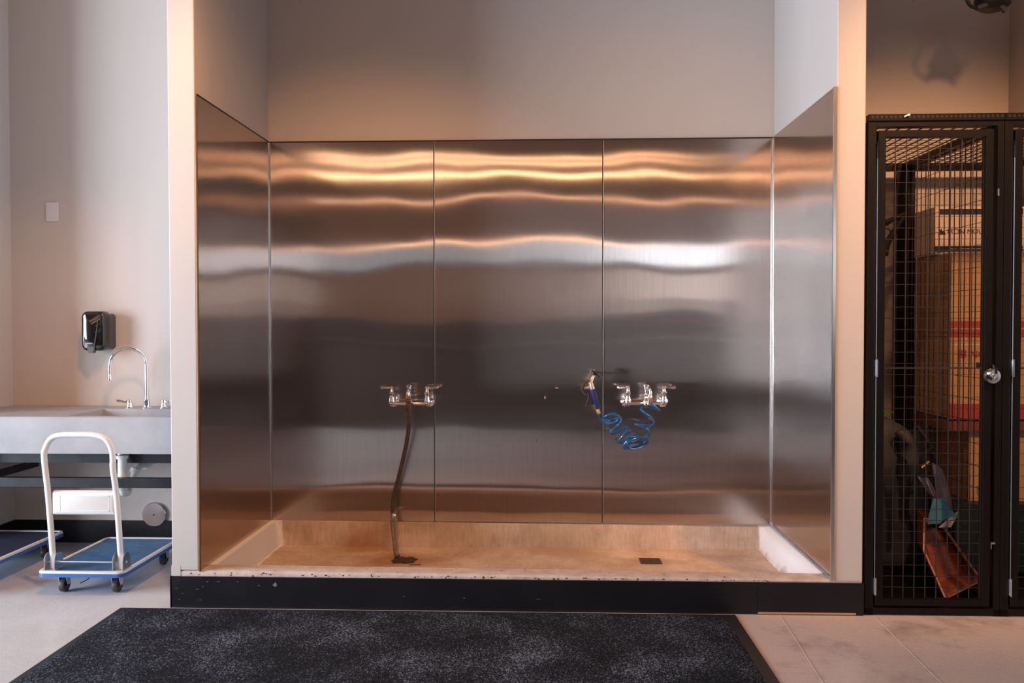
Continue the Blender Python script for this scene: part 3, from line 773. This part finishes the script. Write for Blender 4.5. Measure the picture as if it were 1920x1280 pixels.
# soap dispenser
sd = thing('soap_dispenser', (-2.535, 4.79, 1.14), 'glossy black soap dispenser mounted on the wall above the counter', 'soap dispenser')
A = at(154, 583, 4.70); B = at(207, 661, 4.70)
def rbox(x0, x1, z0, z1, y0, y1, r, taper=0, seg=5):
    """rounded outline in XZ, front face slightly domed and smaller"""
    mb = MB(); bm = mb.bm; rings = []
    for (y, ins) in ((y1, 0), (y0+.03, 0), (y0+.012, .003), (y0+.004, .008), (y0, .016)):
        ring = []
        for (sx, sz, a0) in ((1, 1, 0), (-1, 1, PI/2), (-1, -1, PI), (1, -1, 3*PI/2)):
            for k in range(seg+1):
                a = a0+PI/2*k/seg
                cx = ((x1-r-ins) if sx > 0 else (x0+r+ins)); cz = ((z1-r-ins) if sz > 0 else (z0+r+ins))
                z = cz+r*math.sin(a); x = cx+r*math.cos(a)
                f = 1-taper*(2*(z-(z0+z1)/2)/(z1-z0))**2
                x = (x0+x1)/2+(x-(x0+x1)/2)*f
                ring.append(bm.verts.new((x, y, z)))
        rings.append(ring)
    nn = len(rings[0])
    for a, b in zip(rings, rings[1:]):
        for k in range(nn): bm.faces.new((a[k], a[(k+1) % nn], b[(k+1) % nn], b[k]))
    bm.faces.new(rings[-1]); bm.faces.new(rings[0][::-1])
    return mb
dx0, dx1, dz0, dz1 = A.x, B.x-.006, B.z+.006, A.z
obj('housing', rbox(dx0-.004, dx1-.008, dz0+.010, dz1-.014, 4.715, 4.80, .022, .10), M['grey_plastic'], sd, smooth=True)
cv = obj('front_cover', rbox(dx0, dx1-.010, dz0+.004, dz1, 4.672, 4.735, .028, .10), M['gloss_black'], sd, smooth=True)
xm = (dx0+dx1)/2
mb = MB()
for k, (w, zz, yy) in enumerate(((.020, dz0-.006, 4.668), (.017, dz0+.022, 4.666))): pass
mb.poly([(xm-.030, 4.664, dz0+.030), (xm+.004, 4.664, dz0+.030), (xm+.002, 4.664, dz0-.006), (xm-.020, 4.664, dz0-.008), (xm-.028, 4.664, dz0)], (0, .03, 0))
obj('push_lever', mb, M['grey_plastic'], sd)
mb = MB().tube([(xm+.006, 4.668, dz0+.004), (xm+.012, 4.666, dz0+.05), (xm+.022, 4.667, dz0+.11), (xm+.032, 4.670, dz1-.022)], [.006, .0035, .003, .002], 8, 4)
obj('rib', mb, M['grey_plastic'], sd, smooth=True)
M['pale'] = mat('pale_print', (.55, .52, .55), .5)
mb = MB()
for k in range(9):
    x = xm-.036+k*.0036; mb.box(x, x+.0026, 4.6705, 4.673, dz0+.046, dz0+.046+random.choice((.003, .0036, .0045)))
obj('lettering', mb, M['pale'], cv)
# blank switch plate
p0 = at(87, 379, 4.80); p1 = at(110, 415, 4.80)
sw = thing('switch_plate', ((p0.x+p1.x)/2, 4.80, p1.z), 'blank white switch plate on the left recess wall, high up', 'switch plate')
obj('plate', box(p0.x, p1.x, 4.792, 4.802, p1.z, p0.z, bev=.003), M['switch'], sw)
obj('rocker', box(p0.x+.014, p1.x-.014, 4.789, 4.793, p1.z+.018, p0.z-.018, bev=.001), M['switch'], sw)

# ------------------------------------------------------------------ platform carts
def cart(x0, x1, y0, y1, zt_, dark, label, handle=True):
    t = thing('platform_cart', ((x0+x1)/2, (y0+y1)/2, 0), label, 'cart', 'folding platform carts')
    def rr(x0, x1, y0, y1, r, z0, z1, seg=5):
        P = []
        for (cx, cy, a0) in ((x1-r, y1-r, 0), (x0+r, y1-r, PI/2), (x0+r, y0+r, PI), (x1-r, y0+r, 3*PI/2)):
            for k in range(seg+1):
                a = a0+PI/2*k/seg; P.append((cx+r*math.cos(a), cy+r*math.sin(a), z0))
        return MB().poly(P, (0, 0, z1-z0))
    obj('bumper_skirt', rr(x0, x1, y0, y1, .035, zt_-.024, zt_-.006), M['bumper_blue'], t, smooth=True)
    # rim: frame-shaped ring
    mb = MB(); bm = mb.bm; rings = []
    for (ins, z) in ((.004, zt_-.012), (.000, zt_-.006), (.003, zt_+.003), (.016, zt_+.004), (.020, zt_-.002)):
        ring = []; r = .036
        for (cx, cy, a0) in ((x1-r, y1-r, 0), (x0+r, y1-r, PI/2), (x0+r, y0+r, PI), (x1-r, y0+r, 3*PI/2)):
            for k in range(6):
                a = a0+PI/2*k/5; ring.append(bm.verts.new((cx+(r-ins)*math.cos(a), cy+(r-ins)*math.sin(a), z)))
        rings.append(ring)
    for a, b in zip(rings, rings[1:]):
        for k in range(24): bm.faces.new((a[k], a[(k+1) % 24], b[(k+1) % 24], b[k]))
    obj('bumper_rim', mb, M['bumper'], t, smooth=True)
    obj('deck', rr(x0+.015, x1-.015, y0+.015, y1-.015, .022, zt_-.010, zt_-.001), M['deck_shaded'] if dark else M['deck'], t)
    for (cx, cy, sv) in ((x0+.085, y0+.09, 1), (x1-.075, y0+.09, 1), (x0+.06, y1-.09, 0), (x1-.06, y1-.09, 0)):
        f = MB().box(cx-.026, cx+.026, cy-.03, cy+.03, zt_-.030, zt_-.022)
        for s in (-1, 1): f.poly([(cx+s*.019-.0012, cy-.02, zt_-.029), (cx+s*.019-.0012, cy+.022, zt_-.029), (cx+s*.019-.0012, cy+.012, .028), (cx+s*.019-.0012, cy-.010, .028)], (.0024, 0, 0))
        cst = obj('caster', f, M['zinc'], t)
        obj('wheel', MB().lathe((cx-.0145, cy, .0335), (1, 0, 0), [(0, .012), (.0, .027), (.003, .032), (.009, .0335), (.020, .0335), (.026, .032), (.029, .027), (.029, .012)], 28), M['caster'], cst, smooth=True)
    if handle:
        yb, yt = y0+.055, y0+.012; r = .0135; hz = .76
        hx0, hx1 = x0+.055, x1-.035; k = -.014
        pts = [(hx0, yb, zt_-.002), (hx0+k*.6, (yb+yt)/2, .45), (hx0+k, yt, .60)]
        hh = [(hx0+k, yt, hz-.115), (hx0+k+.006, yt, hz-.065), (hx0+k+.035, yt, hz-.018), (hx0+k+.085, yt, hz-.002), ((hx0+hx1)/2+k, yt, hz), (hx1+k-.085, yt, hz-.002), (hx1+k-.035, yt, hz-.018), (hx1+k-.006, yt, hz-.065), (hx1+k, yt, hz-.115)]
        pts = pts[:2]+hh+[(hx1+k, yt, .60), (hx1+k*.6, (yb+yt)/2, .45), (hx1, yb, zt_-.002)]
        obj('push_handle', MB().tube(pts, r, 14, 6), M['white_enamel'], t, smooth=True)
        mb = rbox(hx0+.006, hx1-.010, .378, .492, yt+.012, yt+.034, .006)
        pn = obj('handle_panel', mb, M['white_enamel'], t, smooth=True, sharp=.4)
        ry = yt+.0112; fr_ = MB()
        a0, a1, b0, b1 = hx0+.05, hx1-.04, .40, .472
        for q in ((a0, a1, b1-.003, b1), (a0, a1, b0, b0+.003), (a0, a0+.003, b0, b1), (a1-.003, a1, b0, b1)): fr_.box(q[0], q[1], ry, ry+.003, q[2], q[3])
        obj('embossed_border', fr_, M['white_enamel'], pn)
        for hx_ in (hx0, hx1):
            b_ = MB()
            for s in (-1, 1):
                P = []
                for q in range(9):
                    a = PI*q/8; P.append((hx_+s*.024-.0015, yb-.002+.036*math.cos(a), zt_+.048+.034*math.sin(a)))
                P += [(hx_+s*.024-.0015, yb-.038, zt_), (hx_+s*.024-.0015, yb+.034, zt_)]
                b_.poly(P, (.003, 0, 0))
            b_.box(hx_-.03, hx_+.03, yb-.036, yb+.034, zt_+.002, zt_+.005)
            b_.tube([(hx_-.03, yb, zt_+.035), (hx_+.03, yb, zt_+.035)], .006, 10)
            obj('hinge_bracket', b_, M['zinc'], t)
        obj('release_bar', MB().tube([(hx0+.02, yb-.02, zt_+.040), (hx1-.02, yb-.02, zt_+.040)], .0035, 8), M['zinc'], t, smooth=True)
        obj('release_wire', MB().tube([(x0+.24, y0+.05, zt_-.03), (x0+.225, y0+.03, zt_-.045), (x0+.20, y0+.02, zt_-.056)], .0022, 6), M['black'], t)
    return t
cart(-2.368, -1.952, 3.815, 4.455, .118, False, 'blue platform cart with white folding push handle beside the column')
cart(-3.085, -2.655, 3.75, 4.56, .125, True, 'blue platform cart with shade-darkened deck, no visible handle, at the left edge under the counter', handle=False)

# ------------------------------------------------------------------ wire lockers
LX, LW, LD, LZ = 1.402, .576, 1.0, 2.174
LY = 3.70
def wires(u0, u1, v0, v1, mk, su=.05, sv=.05, r=.0017, off=0):
    mb = MB()
    n_ = int(round((u1-u0)/su))
    for k in range(n_+1):
        u = u0+(u1-u0)*k/n_; mk(mb, u, u, v0, v1, 0, r)
    n_ = int(round((v1-v0)/sv))
    for k in range(n_+1):
        v = v0+(v1-v0)*k/n_; mk(mb, u0, u1, v, v, 1, r)
    return mb
def pf(y):   # front-plane wires (XZ)
    def f(mb, u0, u1, v0, v1, w, r):
        o_ = r*1.6 if w else 0
        if w: r = r*.62
        mb.box(u0-(0 if w else r), u1+(0 if w else r), y-r+o_, y+r+o_, v0-(r if w else 0), v1+(r if w else 0))
    return f
def ps(x):   # side wires (YZ)
    def f(mb, u0, u1, v0, v1, w, r):
        o_ = r*1.6 if w else 0
        if w: r = r*.62
        mb.box(x-r+o_, x+r+o_, u0-(0 if w else r), u1+(0 if w else r), v0-(r if w else 0), v1+(r if w else 0))
    return f
def pt_(z):  # top wires (XY)
    def f(mb, u0, u1, v0, v1, w, r):
        o_ = r*1.6 if w else 0
        if w: r = r*.62
        mb.box(u0-(0 if w else r), u1+(0 if w else r), v0-(r if w else 0), v1+(r if w else 0), z-r+o_, z+r+o_)
    return f
def locker(label):
    x0, x1, y0, y1 = LX, LX+LW, LY, LY+LD
    t = thing('wire_locker', ((x0+x1)/2, (y0+y1)/2, 0), label, 'locker', 'black wire mesh lockers beside the alcove')
    f = MB(); p = .036
    for x in (x0, x1-.028):
        w_ = p if x == x0 else .028
        f.box(x, x+w_, y0, y0+.04, 0, LZ-.03, bev=.002).box(x, x+w_, y1-.05, y1, 0, LZ-.03, bev=.002)
    f.box(x1-.06, x1-.01, y1-.055, y1-.005, 0, LZ-.04)
    f.box(x0, x1, y0+.001, y0+.04, LZ-.052, LZ-.03).box(x0, x1, y0, y0+.04, .004, .034, bev=.002)
    f.box(x0, x1, y1-.04, y1, LZ-.07, LZ-.03).box(x0, x1, y1-.04, y1, .004, .04)
    f.box(x1-.035, x1-.005, y0+.04, y1-.04, LZ-.065, LZ-.035).box(x0+.005, x0+.03, y0+.04, y1-.04, LZ-.065, LZ-.035)
    f.box(x1-.03, x1-.008, y0+.04, y1-.04, .004, .034).box(x0+.008, x0+.03, y0+.04, y1-.04, .004, .034)
    obj('frame', f, M['locker'], t)
    obj('dark_floor_sheet', box(x0+.03, x1-.035, y0+.05, y1-.05, .012, .018), M['locker'], t)  # dark sheet added to darken the locker floor
    rail = obj('perforated_rail', box(x0, x1, y0-.006, y0+.03, LZ-.030, LZ, bev=.0015), M['locker'], t)
    h = MB()
    for k in range(29):
        h.lathe((x0+.016+k*.0195, y0-.0055, LZ-.013), (0, -1, 0), [(0, .0055), (.001, .0055)], 10)
    obj('punched_hole', h, M['seam'], rail)
    obj('side_mesh', wires(y0+.04, y1-.05, .03, LZ-.05, ps(x1-.02), .05, .10, .0019), M['wire'], t)
    obj('top_mesh', wires(x0+.02, x1-.03, y0+.04, y1-.04, pt_(LZ-.045), .05, .05, .0024), M['wire'], t)
    # door
    dx0, dx1, dz0, dz1 = x0+.042, x1-.047, .046, LZ-.070; st = .032
    d = obj('door', MB().box(dx0, dx0+st, y0-.006, y0+.026, dz0, dz1, bev=.002).box(dx1-st, dx1, y0-.006, y0+.026, dz0, dz1, bev=.002)
        .box(dx0+st, dx1-st, y0-.005, y0+.025, dz1-.028, dz1).box(dx0+st, dx1-st, y0-.005, y0+.025, dz0, dz0+.028), M['locker'], t)
    w_ = wires(dx0+st, dx1-st, dz0+.026, dz1-.026, pf(y0+.012), .0487, .0487, .0017)
    w_.box(dx0+st, dx1-st, y0+.008, y0+.014, 1.076, 1.083)
    obj('door_mesh', w_, M['wire'], d)
    obj('latch_strip', wires(dx1+.002, x1-.026, .04, LZ-.06, pf(y0+.026), .012, .0487, .0014), M['wire'], t)
    obj('edge_glint', MB().tube([(dx0-.0045, y0-.008, dz0+.05), (dx0-.0045, y0-.008, dz1-.07)], .0016, 8), M['zinc'], d, smooth=True)  # bright rod added in place of the reflected highlight along the door edge
    for z in (2.02, 1.08, .13):
        obj('hinge', MB().box(dx0-.007, dx0+.004, y0-.009, y0+.004, z-.035, z+.035, bev=.001).tube([(dx0-.002, y0-.011, z-.038), (dx0-.002, y0-.011, z+.038)], .004, 8), M['zinc'] if z < 2 else M['locker'], d)
    obj('latch', MB().box(dx1-.004, dx1+.016, y0-.010, y0-.004, 1.035, 1.075), M['zinc'], d)
    obj('latch_rod', MB().poly([(dx1+.004, y0-.007, .296), (dx1+.007, y0-.007, .296), (dx1+.007, y0-.007, .318), (dx1+.022, y0-.007, .318), (dx1+.022, y0-.007, .326), (dx1+.004, y0-.007, .326)], (0, .007, 0)), M['zinc'], d)
    obj('clip', MB().box(x1-.030, x1-.024, y0-.008, y0, 1.82, 1.85), M['edge'], t)
    return t
lk = locker('black wire mesh locker beside the alcove, whole door visible, closed by a round padlock')
dup(lk, (LW+.002, 0, 0), 'black wire mesh locker cut off by the right edge of the picture')
# chrome tie on the rail
q = at(1700, 217, LY-.008)
tag(obj('cable_tie', MB().tube([q+Vector((-.010, 0, -.004)), q+Vector((.008, -.004, .004))], .0035, 8).ball(q+Vector((.009, -.003, .003)), .0055), M['white_cloth'], smooth=True), 'tiny white tie clipped to the top rail of the first locker', 'clip')
# padlock
q = at(1862, 705, LY-.03)
pk = thing('padlock', tuple(q), 'round silver disc padlock on the wire locker door', 'padlock')
b_ = MB().lathe(q+Vector((0, .018, 0)), (0, -1, 0), [(0, .020), (.001, .030), (.006, .034), (.016, .034), (.021, .031), (.023, .022), (.0232, .020), (.0236, .016), (.0236, .001)], 36)
obj('lock_body', b_, M['chrome'], pk, smooth=True)
obj('shackle_gap', MB().box(q.x+.001, q.x+.015, q.y-.009, q.y+.010, q.z+.010, q.z+.036, bev=.002).tube([q+Vector((.004, .0, .030)), q+Vector((.006, .01, .046)), q+Vector((.012, .018, .03))], .005, 8, 3), M['black'], pk)
obj('keyway', MB().tube([q+Vector((.009*math.cos(a*PI/8), -.0065, .009*math.sin(a*PI/8))) for a in range(17)], .0012, 6), M['zinc'], pk, smooth=True)

# ---- contents of the lockers
def carton(name, x0, x1, y0, y1, z0, z1, m, label, extra=()):
    t = thing(name, ((x0+x1)/2, (y0+y1)/2, z0), label, 'box', 'cardboard boxes stacked in the second locker')
    obj('carton', box(x0, x1, y0, y1, z0, z1, bev=.003), m, t)
    for (nm, mm, b) in extra: obj(nm, box(*b), mm, t)
    return t
def lettering(parent, text, x, y, z, size, m):
    c = bpy.data.curves.new('lettering', 'FONT'); c.body = text; c.size = size; c.extrude = .0004
    tmp = bpy.data.objects.new('tmp', c); col.objects.link(tmp)
    dg_ = bpy.context.evaluated_depsgraph_get(); me = bpy.data.meshes.new_from_object(tmp.evaluated_get(dg_))
    bpy.data.objects.remove(tmp); bpy.data.curves.remove(c)
    me.transform(Matrix.Rotation(PI/2, 4, 'X')); me.materials.clear(); me.materials.append(m)
    o = bpy.data.objects.new('lettering', me); col.objects.link(o); o.parent = parent
    o.location = Vector((x, y, z))-worldloc(parent); return o
bx0, bx1, by0, by1 = 2.02, 2.47, 4.25, 4.62
f_ = by0-.0015
bw0 = by0+.155
iw = carton('cardboard_box', 1.998, 2.49, bw0-.02, by1, 1.625, 1.868, M['card_white'], 'white carton with dark printed bands, topmost in the second locker',
   (('printed_band', M['navy'], (2.02, 2.44, bw0-.0215, bw0-.019, 1.828, 1.856)), ('printed_band', M['navy'], (1.998, 2.44, bw0-.0215, bw0-.019, 1.640, 1.668)), ('printed_line', M['card_white'], (2.07, 2.44, bw0-.0225, bw0-.020, 1.652, 1.655))))
lettering(iw, 'IRON MOUNTAIN', 2.062, bw0-.0215, 1.730, .036, M['print'])
mb = MB().poly([(2.015, bw0-.021, 1.727), (2.055, bw0-.021, 1.727), (2.046, bw0-.021, 1.747), (2.038, bw0-.021, 1.743), (2.032, bw0-.021, 1.757), (2.022, bw0-.021, 1.744)], (0, -.001, 0))
obj('printed_emblem', mb, M['navy'], iw)
c2 = carton('cardboard_box', bx0, bx1, by0, by1, 1.205, 1.622, M['card'], 'tall brown carton directly under the white banded carton',
   (('tape', M['tape'], (bx0-.001, bx1, by0-.0015, by0+.01, 1.205, 1.285)), ('tape_stripe', M['card'], (bx0, bx1, by0-.0022, by0, 1.240, 1.250)), ('printed_mark', M['navy'], (2.20, 2.235, by0-.002, by0, 1.46, 1.50))))
c3 = carton('cardboard_box', bx0-.005, bx1, by0-.01, by1, .80, 1.203, M['card'], 'brown carton with red tape at its lower edge, middle of the stack',
   (('tape', M['tape'], (bx0-.006, bx1, by0-.0115, by0, .80, .875)), ('label_strip', M['navy'], (2.14, 2.29, by0-.012, by0-.01, 1.055, 1.08)), ('flap_line', M['card_white'], (2.02, 2.3, by0-.0118, by0-.01, 1.165, 1.169))))
lettering(c3, '\u25a0 NGE', 2.05, by0-.0125, 1.105, .05, M['tape'])
c4 = carton('cardboard_box', 2.12, 2.50, by0+.01, by1, .385, .74, M['card'], 'brown carton with green print near the bottom of the stack',
   (('printed_mark', M['leaf'], (2.16, 2.26, by0+.0085, by0+.01, .46, .463)), ('printed_mark', M['leaf'], (2.16, 2.20, by0+.0085, by0+.01, .42, .45))))
tag(obj('plastic_tray', MB().box(2.00, 2.50, by0-.02, by1, .742, .750).box(2.00, 2.50, by0-.022, by0-.016, .745, .79).box(1.998, 2.004, by0-.02, by1, .745, .79), M['amber']), 'shiny orange-red plastic tray between the stacked cartons', 'tray')
tb = thing('storage_bin', (2.28, 4.43, .03), 'dark teal plastic bin at the bottom of the second locker', 'bin')
obj('bin_body', box(2.03, 2.52, 4.22, 4.64, .036, .36, bev=.01), M['teal'], tb); obj('bin_lid', box(2.02, 2.53, 4.21, 4.65, .355, .384, bev=.006), M['teal'], tb)

# dark suitcase-like bag, hanging cloths
def blob(name, pts, r, m, parent, seg=6, n=14, sy=.5):
    mb = MB().tube(pts, r, n, seg)
    for v in mb.bm.verts:
        k = noise.noise(v.co*9)*.022+noise.noise(v.co*22)*.008
        v.co += Vector((k, k*.6, k*.7))
    ym = sum(p[1] for p in pts)/len(pts)
    for v in mb.bm.verts: v.co.y = ym+(v.co.y-ym)*sy
    return obj(name, mb, m, parent, smooth=True, sharp=1.5)
bg = thing('duffel_bag', (1.73, 4.25, .04), 'dark grey nylon bag slumped upright inside the first locker', 'bag')
blob('bag_body', [(1.70, 4.25, .06), (1.70, 4.25, .12), (1.69, 4.25, .35), (1.69, 4.24, .58), (1.70, 4.24, .74), (1.71, 4.24, .80)], [.13, .19, .20, .19, .13, .03], M['bag'], bg)
blob('front_pocket', [(1.73, 4.14, .76), (1.76, 4.13, .70), (1.775, 4.12, .60), (1.765, 4.12, .50)], [.02, .05, .055, .02], M['bag'], bg, sy=.8)
obj('strap', MB().tube([(1.79, 4.10, .78), (1.84, 4.08, .70), (1.87, 4.07, .60), (1.90, 4.07, .55), (1.90, 4.08, .48)], .011, 8, 4).tube([(1.80, 4.09, .60), (1.83, 4.07, .66), (1.86, 4.07, .68)], .009, 8, 3), M['black'], bg, smooth=True)
obj('zip_pull', MB().tube([(1.795, 4.05, .588), (1.83, 4.05, .618)], .007, 8), M['brass'], bg)
def cloth(name, quad, m, label, cat, thick=.006, parent=None, drape=.012):
    mb = MB(); bm = mb.bm; A, B, C, D = [Vector(p) for p in quad]; n_ = 10; R = []
    for i in range(n_+1):
        R.append([])
        for j in range(n_+1):
            s, t = i/n_, j/n_
            p = (A*(1-s)+B*s)*(1-t)+(D*(1-s)+C*s)*t
            p.y += drape*math.sin(s*9+t*2)+drape*noise.noise(p*14)
            R[-1].append(bm.verts.new(p))
    for i in range(n_):
        for j in range(n_): bm.faces.new((R[i][j], R[i+1][j], R[i+1][j+1], R[i][j+1]))
    bmesh.ops.solidify(bm, geom=list(bm.faces), thickness=thick)
    o = obj(name, mb, m, parent, smooth=True, sharp=1.2)
    if parent is None: tag(o, label, cat)
    return o
cloth('cloth', [(1.835, 4.03, .62), (1.885, 4.03, .585), (1.93, 4.03, .40), (1.865, 4.02, .42)], M['lilac'], 'grey lilac cloth hanging over the bag strap in the first locker', 'cloth')
cloth('cloth', [(1.765, 4.02, .55), (1.815, 4.02, .545), (1.855, 4.02, .455), (1.825, 4.01, .46)], M['lilac'], 'small pale cloth fold left of the blue face mask', 'cloth')
fm = thing('face_mask', (1.86, 3.98, .33), 'light blue disposable face mask dangling inside the wire locker', 'mask')
cloth('mask_cloth', [(1.815, 3.97, .46), (1.865, 3.97, .455), (1.92, 3.97, .375), (1.80, 3.98, .33)], M['mask'], '', '', parent=fm)
cloth('mask_lining', [(1.925, 3.968, .40), (1.935, 3.97, .395), (1.895, 3.97, .325), (1.84, 3.97, .322)], M['white_cloth'], '', '', parent=fm, drape=.003)
cloth('towel', [(1.685, 4.03, .66), (1.735, 4.03, .60), (1.73, 4.04, .32), (1.695, 4.05, .33)], M['bag'], 'grey towel hanging down the front of the dark bag', 'towel')
# amber tote leaning in the corner
am = thing('plastic_tote', (1.89, 3.95, .03), 'translucent amber plastic tote leaning in the first locker', 'tote')
Q = [at(1733, 972, 4.06), at(1762, 978, 4.12), at(1841, 1088, 3.90), at(1773, 1123, 3.80), at(1732, 1032, 3.98)]
mb = MB(); bm = mb.bm
bk = [Vector((p.x+.010, p.y+.09, p.z+.02)) for p in Q]
cen = sum(Q, Vector())/5
inn = [p+(cen-p)*.10 for p in Q]; inb = [p+(sum(bk, Vector())/5-p)*.12 for p in bk]
a = [bm.verts.new(p) for p in Q]; b = [bm.verts.new(p) for p in inn]; c = [bm.verts.new(p) for p in inb]; d = [bm.verts.new(p+Vector((0, .006, 0))) for p in bk]
for u, v in ((a, b), (b, c), (d, a)):
    for k in range(5): bm.faces.new((u[k], u[(k+1) % 5], v[(k+1) % 5], v[k]))
bm.faces.new(c); bm.faces.new(d[::-1])
obj('tote_body', mb, M['amber'], am)
obj('tote_rim', MB().tube([Q[k % 5] for k in range(6)], .0055, 8), mat('amber_rim', (.40, .16, .11), .3, coat=.3), am, smooth=True)
# black long tool hanging, plant leaves
tl = thing('tongs', (1.86, 4.55, 1.66), 'black long-handled gripper hanging at the back of the first locker', 'tool')
obj('tool_arm', MB().tube([at(1697, 405, 4.5), at(1682, 425, 4.5), at(1664, 455, 4.5), at(1657, 478, 4.5)], [.012, .014, .018, .024], 8, 4).tube([at(1700, 400, 4.5), at(1680, 408, 4.5), at(1660, 418, 4.5)], [.012, .011, .018], 8, 3), M['black_matt'], tl, smooth=True)
obj('finger_ring', MB().tube([at(1662+9*math.cos(a_*PI/8), 440+12*math.sin(a_*PI/8), 4.49) for a_ in range(17)], .004, 8), M['black'], tl, smooth=True)
pt2 = thing('potted_plant', (1.80, 4.45, .80), 'few green leaves showing above the dark bag in the first locker', 'plant')
for k, (a_, b_) in enumerate((((1640, 790), (1678, 772)), ((1645, 795), (1668, 756)), ((1648, 795), (1664, 790)), ((1650, 800), (1662, 778)))):
    p = at(*a_, 4.45); q = at(*b_, 4.42); mid = (p+q)/2+Vector((0, -.01, .02)); w = Vector((.004, 0, .012))
    mb = MB(); mb.poly([p, mid-w, q, mid+w], (0, .003, 0)); obj('leaf', mb, M['leaf'], pt2)
obj('stem', MB().tube([(1.74, 4.44, .60), (1.75, 4.44, .72), (1.76, 4.45, .79)], .006, 8, 3), M['leaf'], pt2, smooth=True)

# ceiling-hung spotlight over the lockers, and cords
sp = thing('hanging_spotlight', (2.21, 4.3, 2.85), 'black hanging light fixture with looped cables above the lockers', 'light fixture')
obj('lamp_housing', MB().lathe(at(1862, -40, 4.3), (0, 0, -1), [(0, .01), (.0, .03), (.04, .05), (.10, .085), (.135, .080), (.155, .05), (.160, .01)], 24), M['lamp_body'], sp, smooth=True)
obj('cable', MB().tube([at(1830, -60, 4.28), at(1813, -20, 4.28), at(1814, 2, 4.28), at(1826, 14, 4.28), at(1840, 8, 4.28), at(1856, -20, 4.28)], .009, 8, 5)
    .tube([at(1852, -30, 4.27), at(1862, 2, 4.27), at(1874, 9, 4.27), at(1890, 0, 4.27), at(1915, -30, 4.27)], .008, 8, 5), M['lamp_body'], sp, smooth=True)
for a_, b_, r_ in (((1832, 15), (1850, 8), .012), ((1874, 8), (1886, 22), .014)): obj('clamp', MB().tube([at(*a_, 4.26), at(*b_, 4.26)], r_, 8), M['grey_plastic'], sp)
p = at(1855, -45, 4.3)
obj('drop_rod', MB().tube([(p.x, p.y, p.z-.02), (p.x, p.y, H)], .012, 10), M['lamp_body'], sp, smooth=True)
p = at(1714, -8, 4.3)
tag(obj('ceiling_sensor', MB().lathe((p.x, 4.3, p.z+.12), (0, 0, -1), [(0, .02), (.06, .05), (.11, .045), (.135, .02), (.138, .002)], 20).tube([(p.x, 4.3, p.z+.1), (p.x, 4.3, H)], .01, 8), M['lamp_body'], smooth=True), 'faint dark dome hanging at the top edge above the lockers', 'sensor')

# ------------------------------------------------------------------ the room behind the camera
def strip_lamp(x0, x1, y, z, w, m, label, n_c=4):
    t = thing('linear_pendant', ((x0+x1)/2, y, z), label, 'lamp')
    obj('lamp_body', MB().box(x0-.02, x1+.02, y-w/2-.015, y+w/2+.015, z+.03, z+.09), M['lamp_body'], t)
    obj('diffuser', MB().box(x0, x1, y-w/2, y+w/2, z-.01, z+.031, bev=.006), m, t)
    for k in range(n_c):
        x = x0+.3+(x1-x0-.6)*k/(n_c-1); obj('suspension', MB().tube([(x, y, z+.09), (x, y, H)], .006, 6), M['lamp_body'], t)
strip_lamp(-6.9, 2.45, -3.9, 3.60, .11, M['lamp_warm'], 'long warm linear pendant, widest, over the middle of the room')
strip_lamp(-6.9, 2.05, -2.45, 3.60, .03, M['lamp_warm_mid'], 'slim warm linear pendant, nearest the alcove')
strip_lamp(-6.9, 2.05, -2.88, 3.60, .03, M['lamp_warm_mid'], 'slim warm linear pendant behind the nearest one')
strip_lamp(-6.0, 5.2, -6.1, 3.55, .08, M['lamp_warm_dim'], 'dim warm linear pendant near the rear wall')
strip_lamp(-3.6, 1.75, -6.0, 2.72, .035, M['lamp_warm_mid'], 'low warm linear pendant before the high windows')
dk = thing('reception_desk', (-.4, -1.1, 0), 'long dark walnut reception desk behind the camera', 'desk')
obj('desk_body', box(-4.6, 3.8, -1.4, -.75, 0, 1.0), M['rear_low'], dk); obj('desk_top', box(-4.65, 3.85, -1.45, -.72, 1.0, 1.04), M['rear_low'], dk)
tag(obj('wall_banner', box(2.2, 3.6, -6.98, -6.95, 1.15, 1.7), M['violet']), 'violet banner on the rear wall', 'banner')
tag(obj('magenta_sign', box(2.0, 3.3, -6.94, -6.90, 1.16, 1.22), M['pink']), 'narrow magenta sign on the rear wall', 'sign')

def spot(x, y, tx, ty, tz, power, size, label, rad=.05):
    t = thing('ceiling_spotlight', (x, y, 3.72), label, 'lamp')
    d = (Vector((tx, ty, tz))-Vector((x, y, 3.72))).normalized()
    c = Vector((x, y, 3.72))
    obj('lamp_housing', MB().lathe(c-d*.14, d, [(0, .02), (.0, .055), (.13, .06), (.13, .052), (.06, .045), (.06, .001)], 20), M['lamp_body'], t, smooth=True)
    obj('drop_rod', MB().tube([c-d*.08, (x, y, 3.86), (x, y, H)], .012, 8), M['lamp_body'], t)
    l = bpy.data.lights.new('spotlight_bulb', 'SPOT'); l.energy = power; l.color = WARM; l.spot_size = math.radians(size); l.spot_blend = .8; l.shadow_soft_size = rad
    lo = bpy.data.objects.new('spotlight_bulb', l); col.objects.link(lo); lo.location = c+d*.01
    lo.rotation_euler = d.to_track_quat('-Z', 'Y').to_euler()
WARM = (1, .48, .20)
spot(-1.05, 2.5, -.95, 4.6, .2, 190, 76, 'black ceiling spotlight aimed into the left of the alcove')
spot(.95, 2.2, .5, 4.6, .4, 95, 84, 'black ceiling spotlight aimed into the right of the alcove')
spot(-.75, 2.3, -3.2, 4.8, .5, 150, 35, 'black ceiling spotlight aimed at the sink recess', .09)
spot(2.2, 1.8, 2.08, 4.4, 1.2, 480, 56, 'black ceiling spotlight aimed at the wire lockers', .12)
w = bpy.data.worlds.new('world'); sc.world = w; w.use_nodes = True
w.node_tree.nodes['Background'].inputs[0].default_value = (.55, .7, .9, 1); w.node_tree.nodes['Background'].inputs[1].default_value = .05
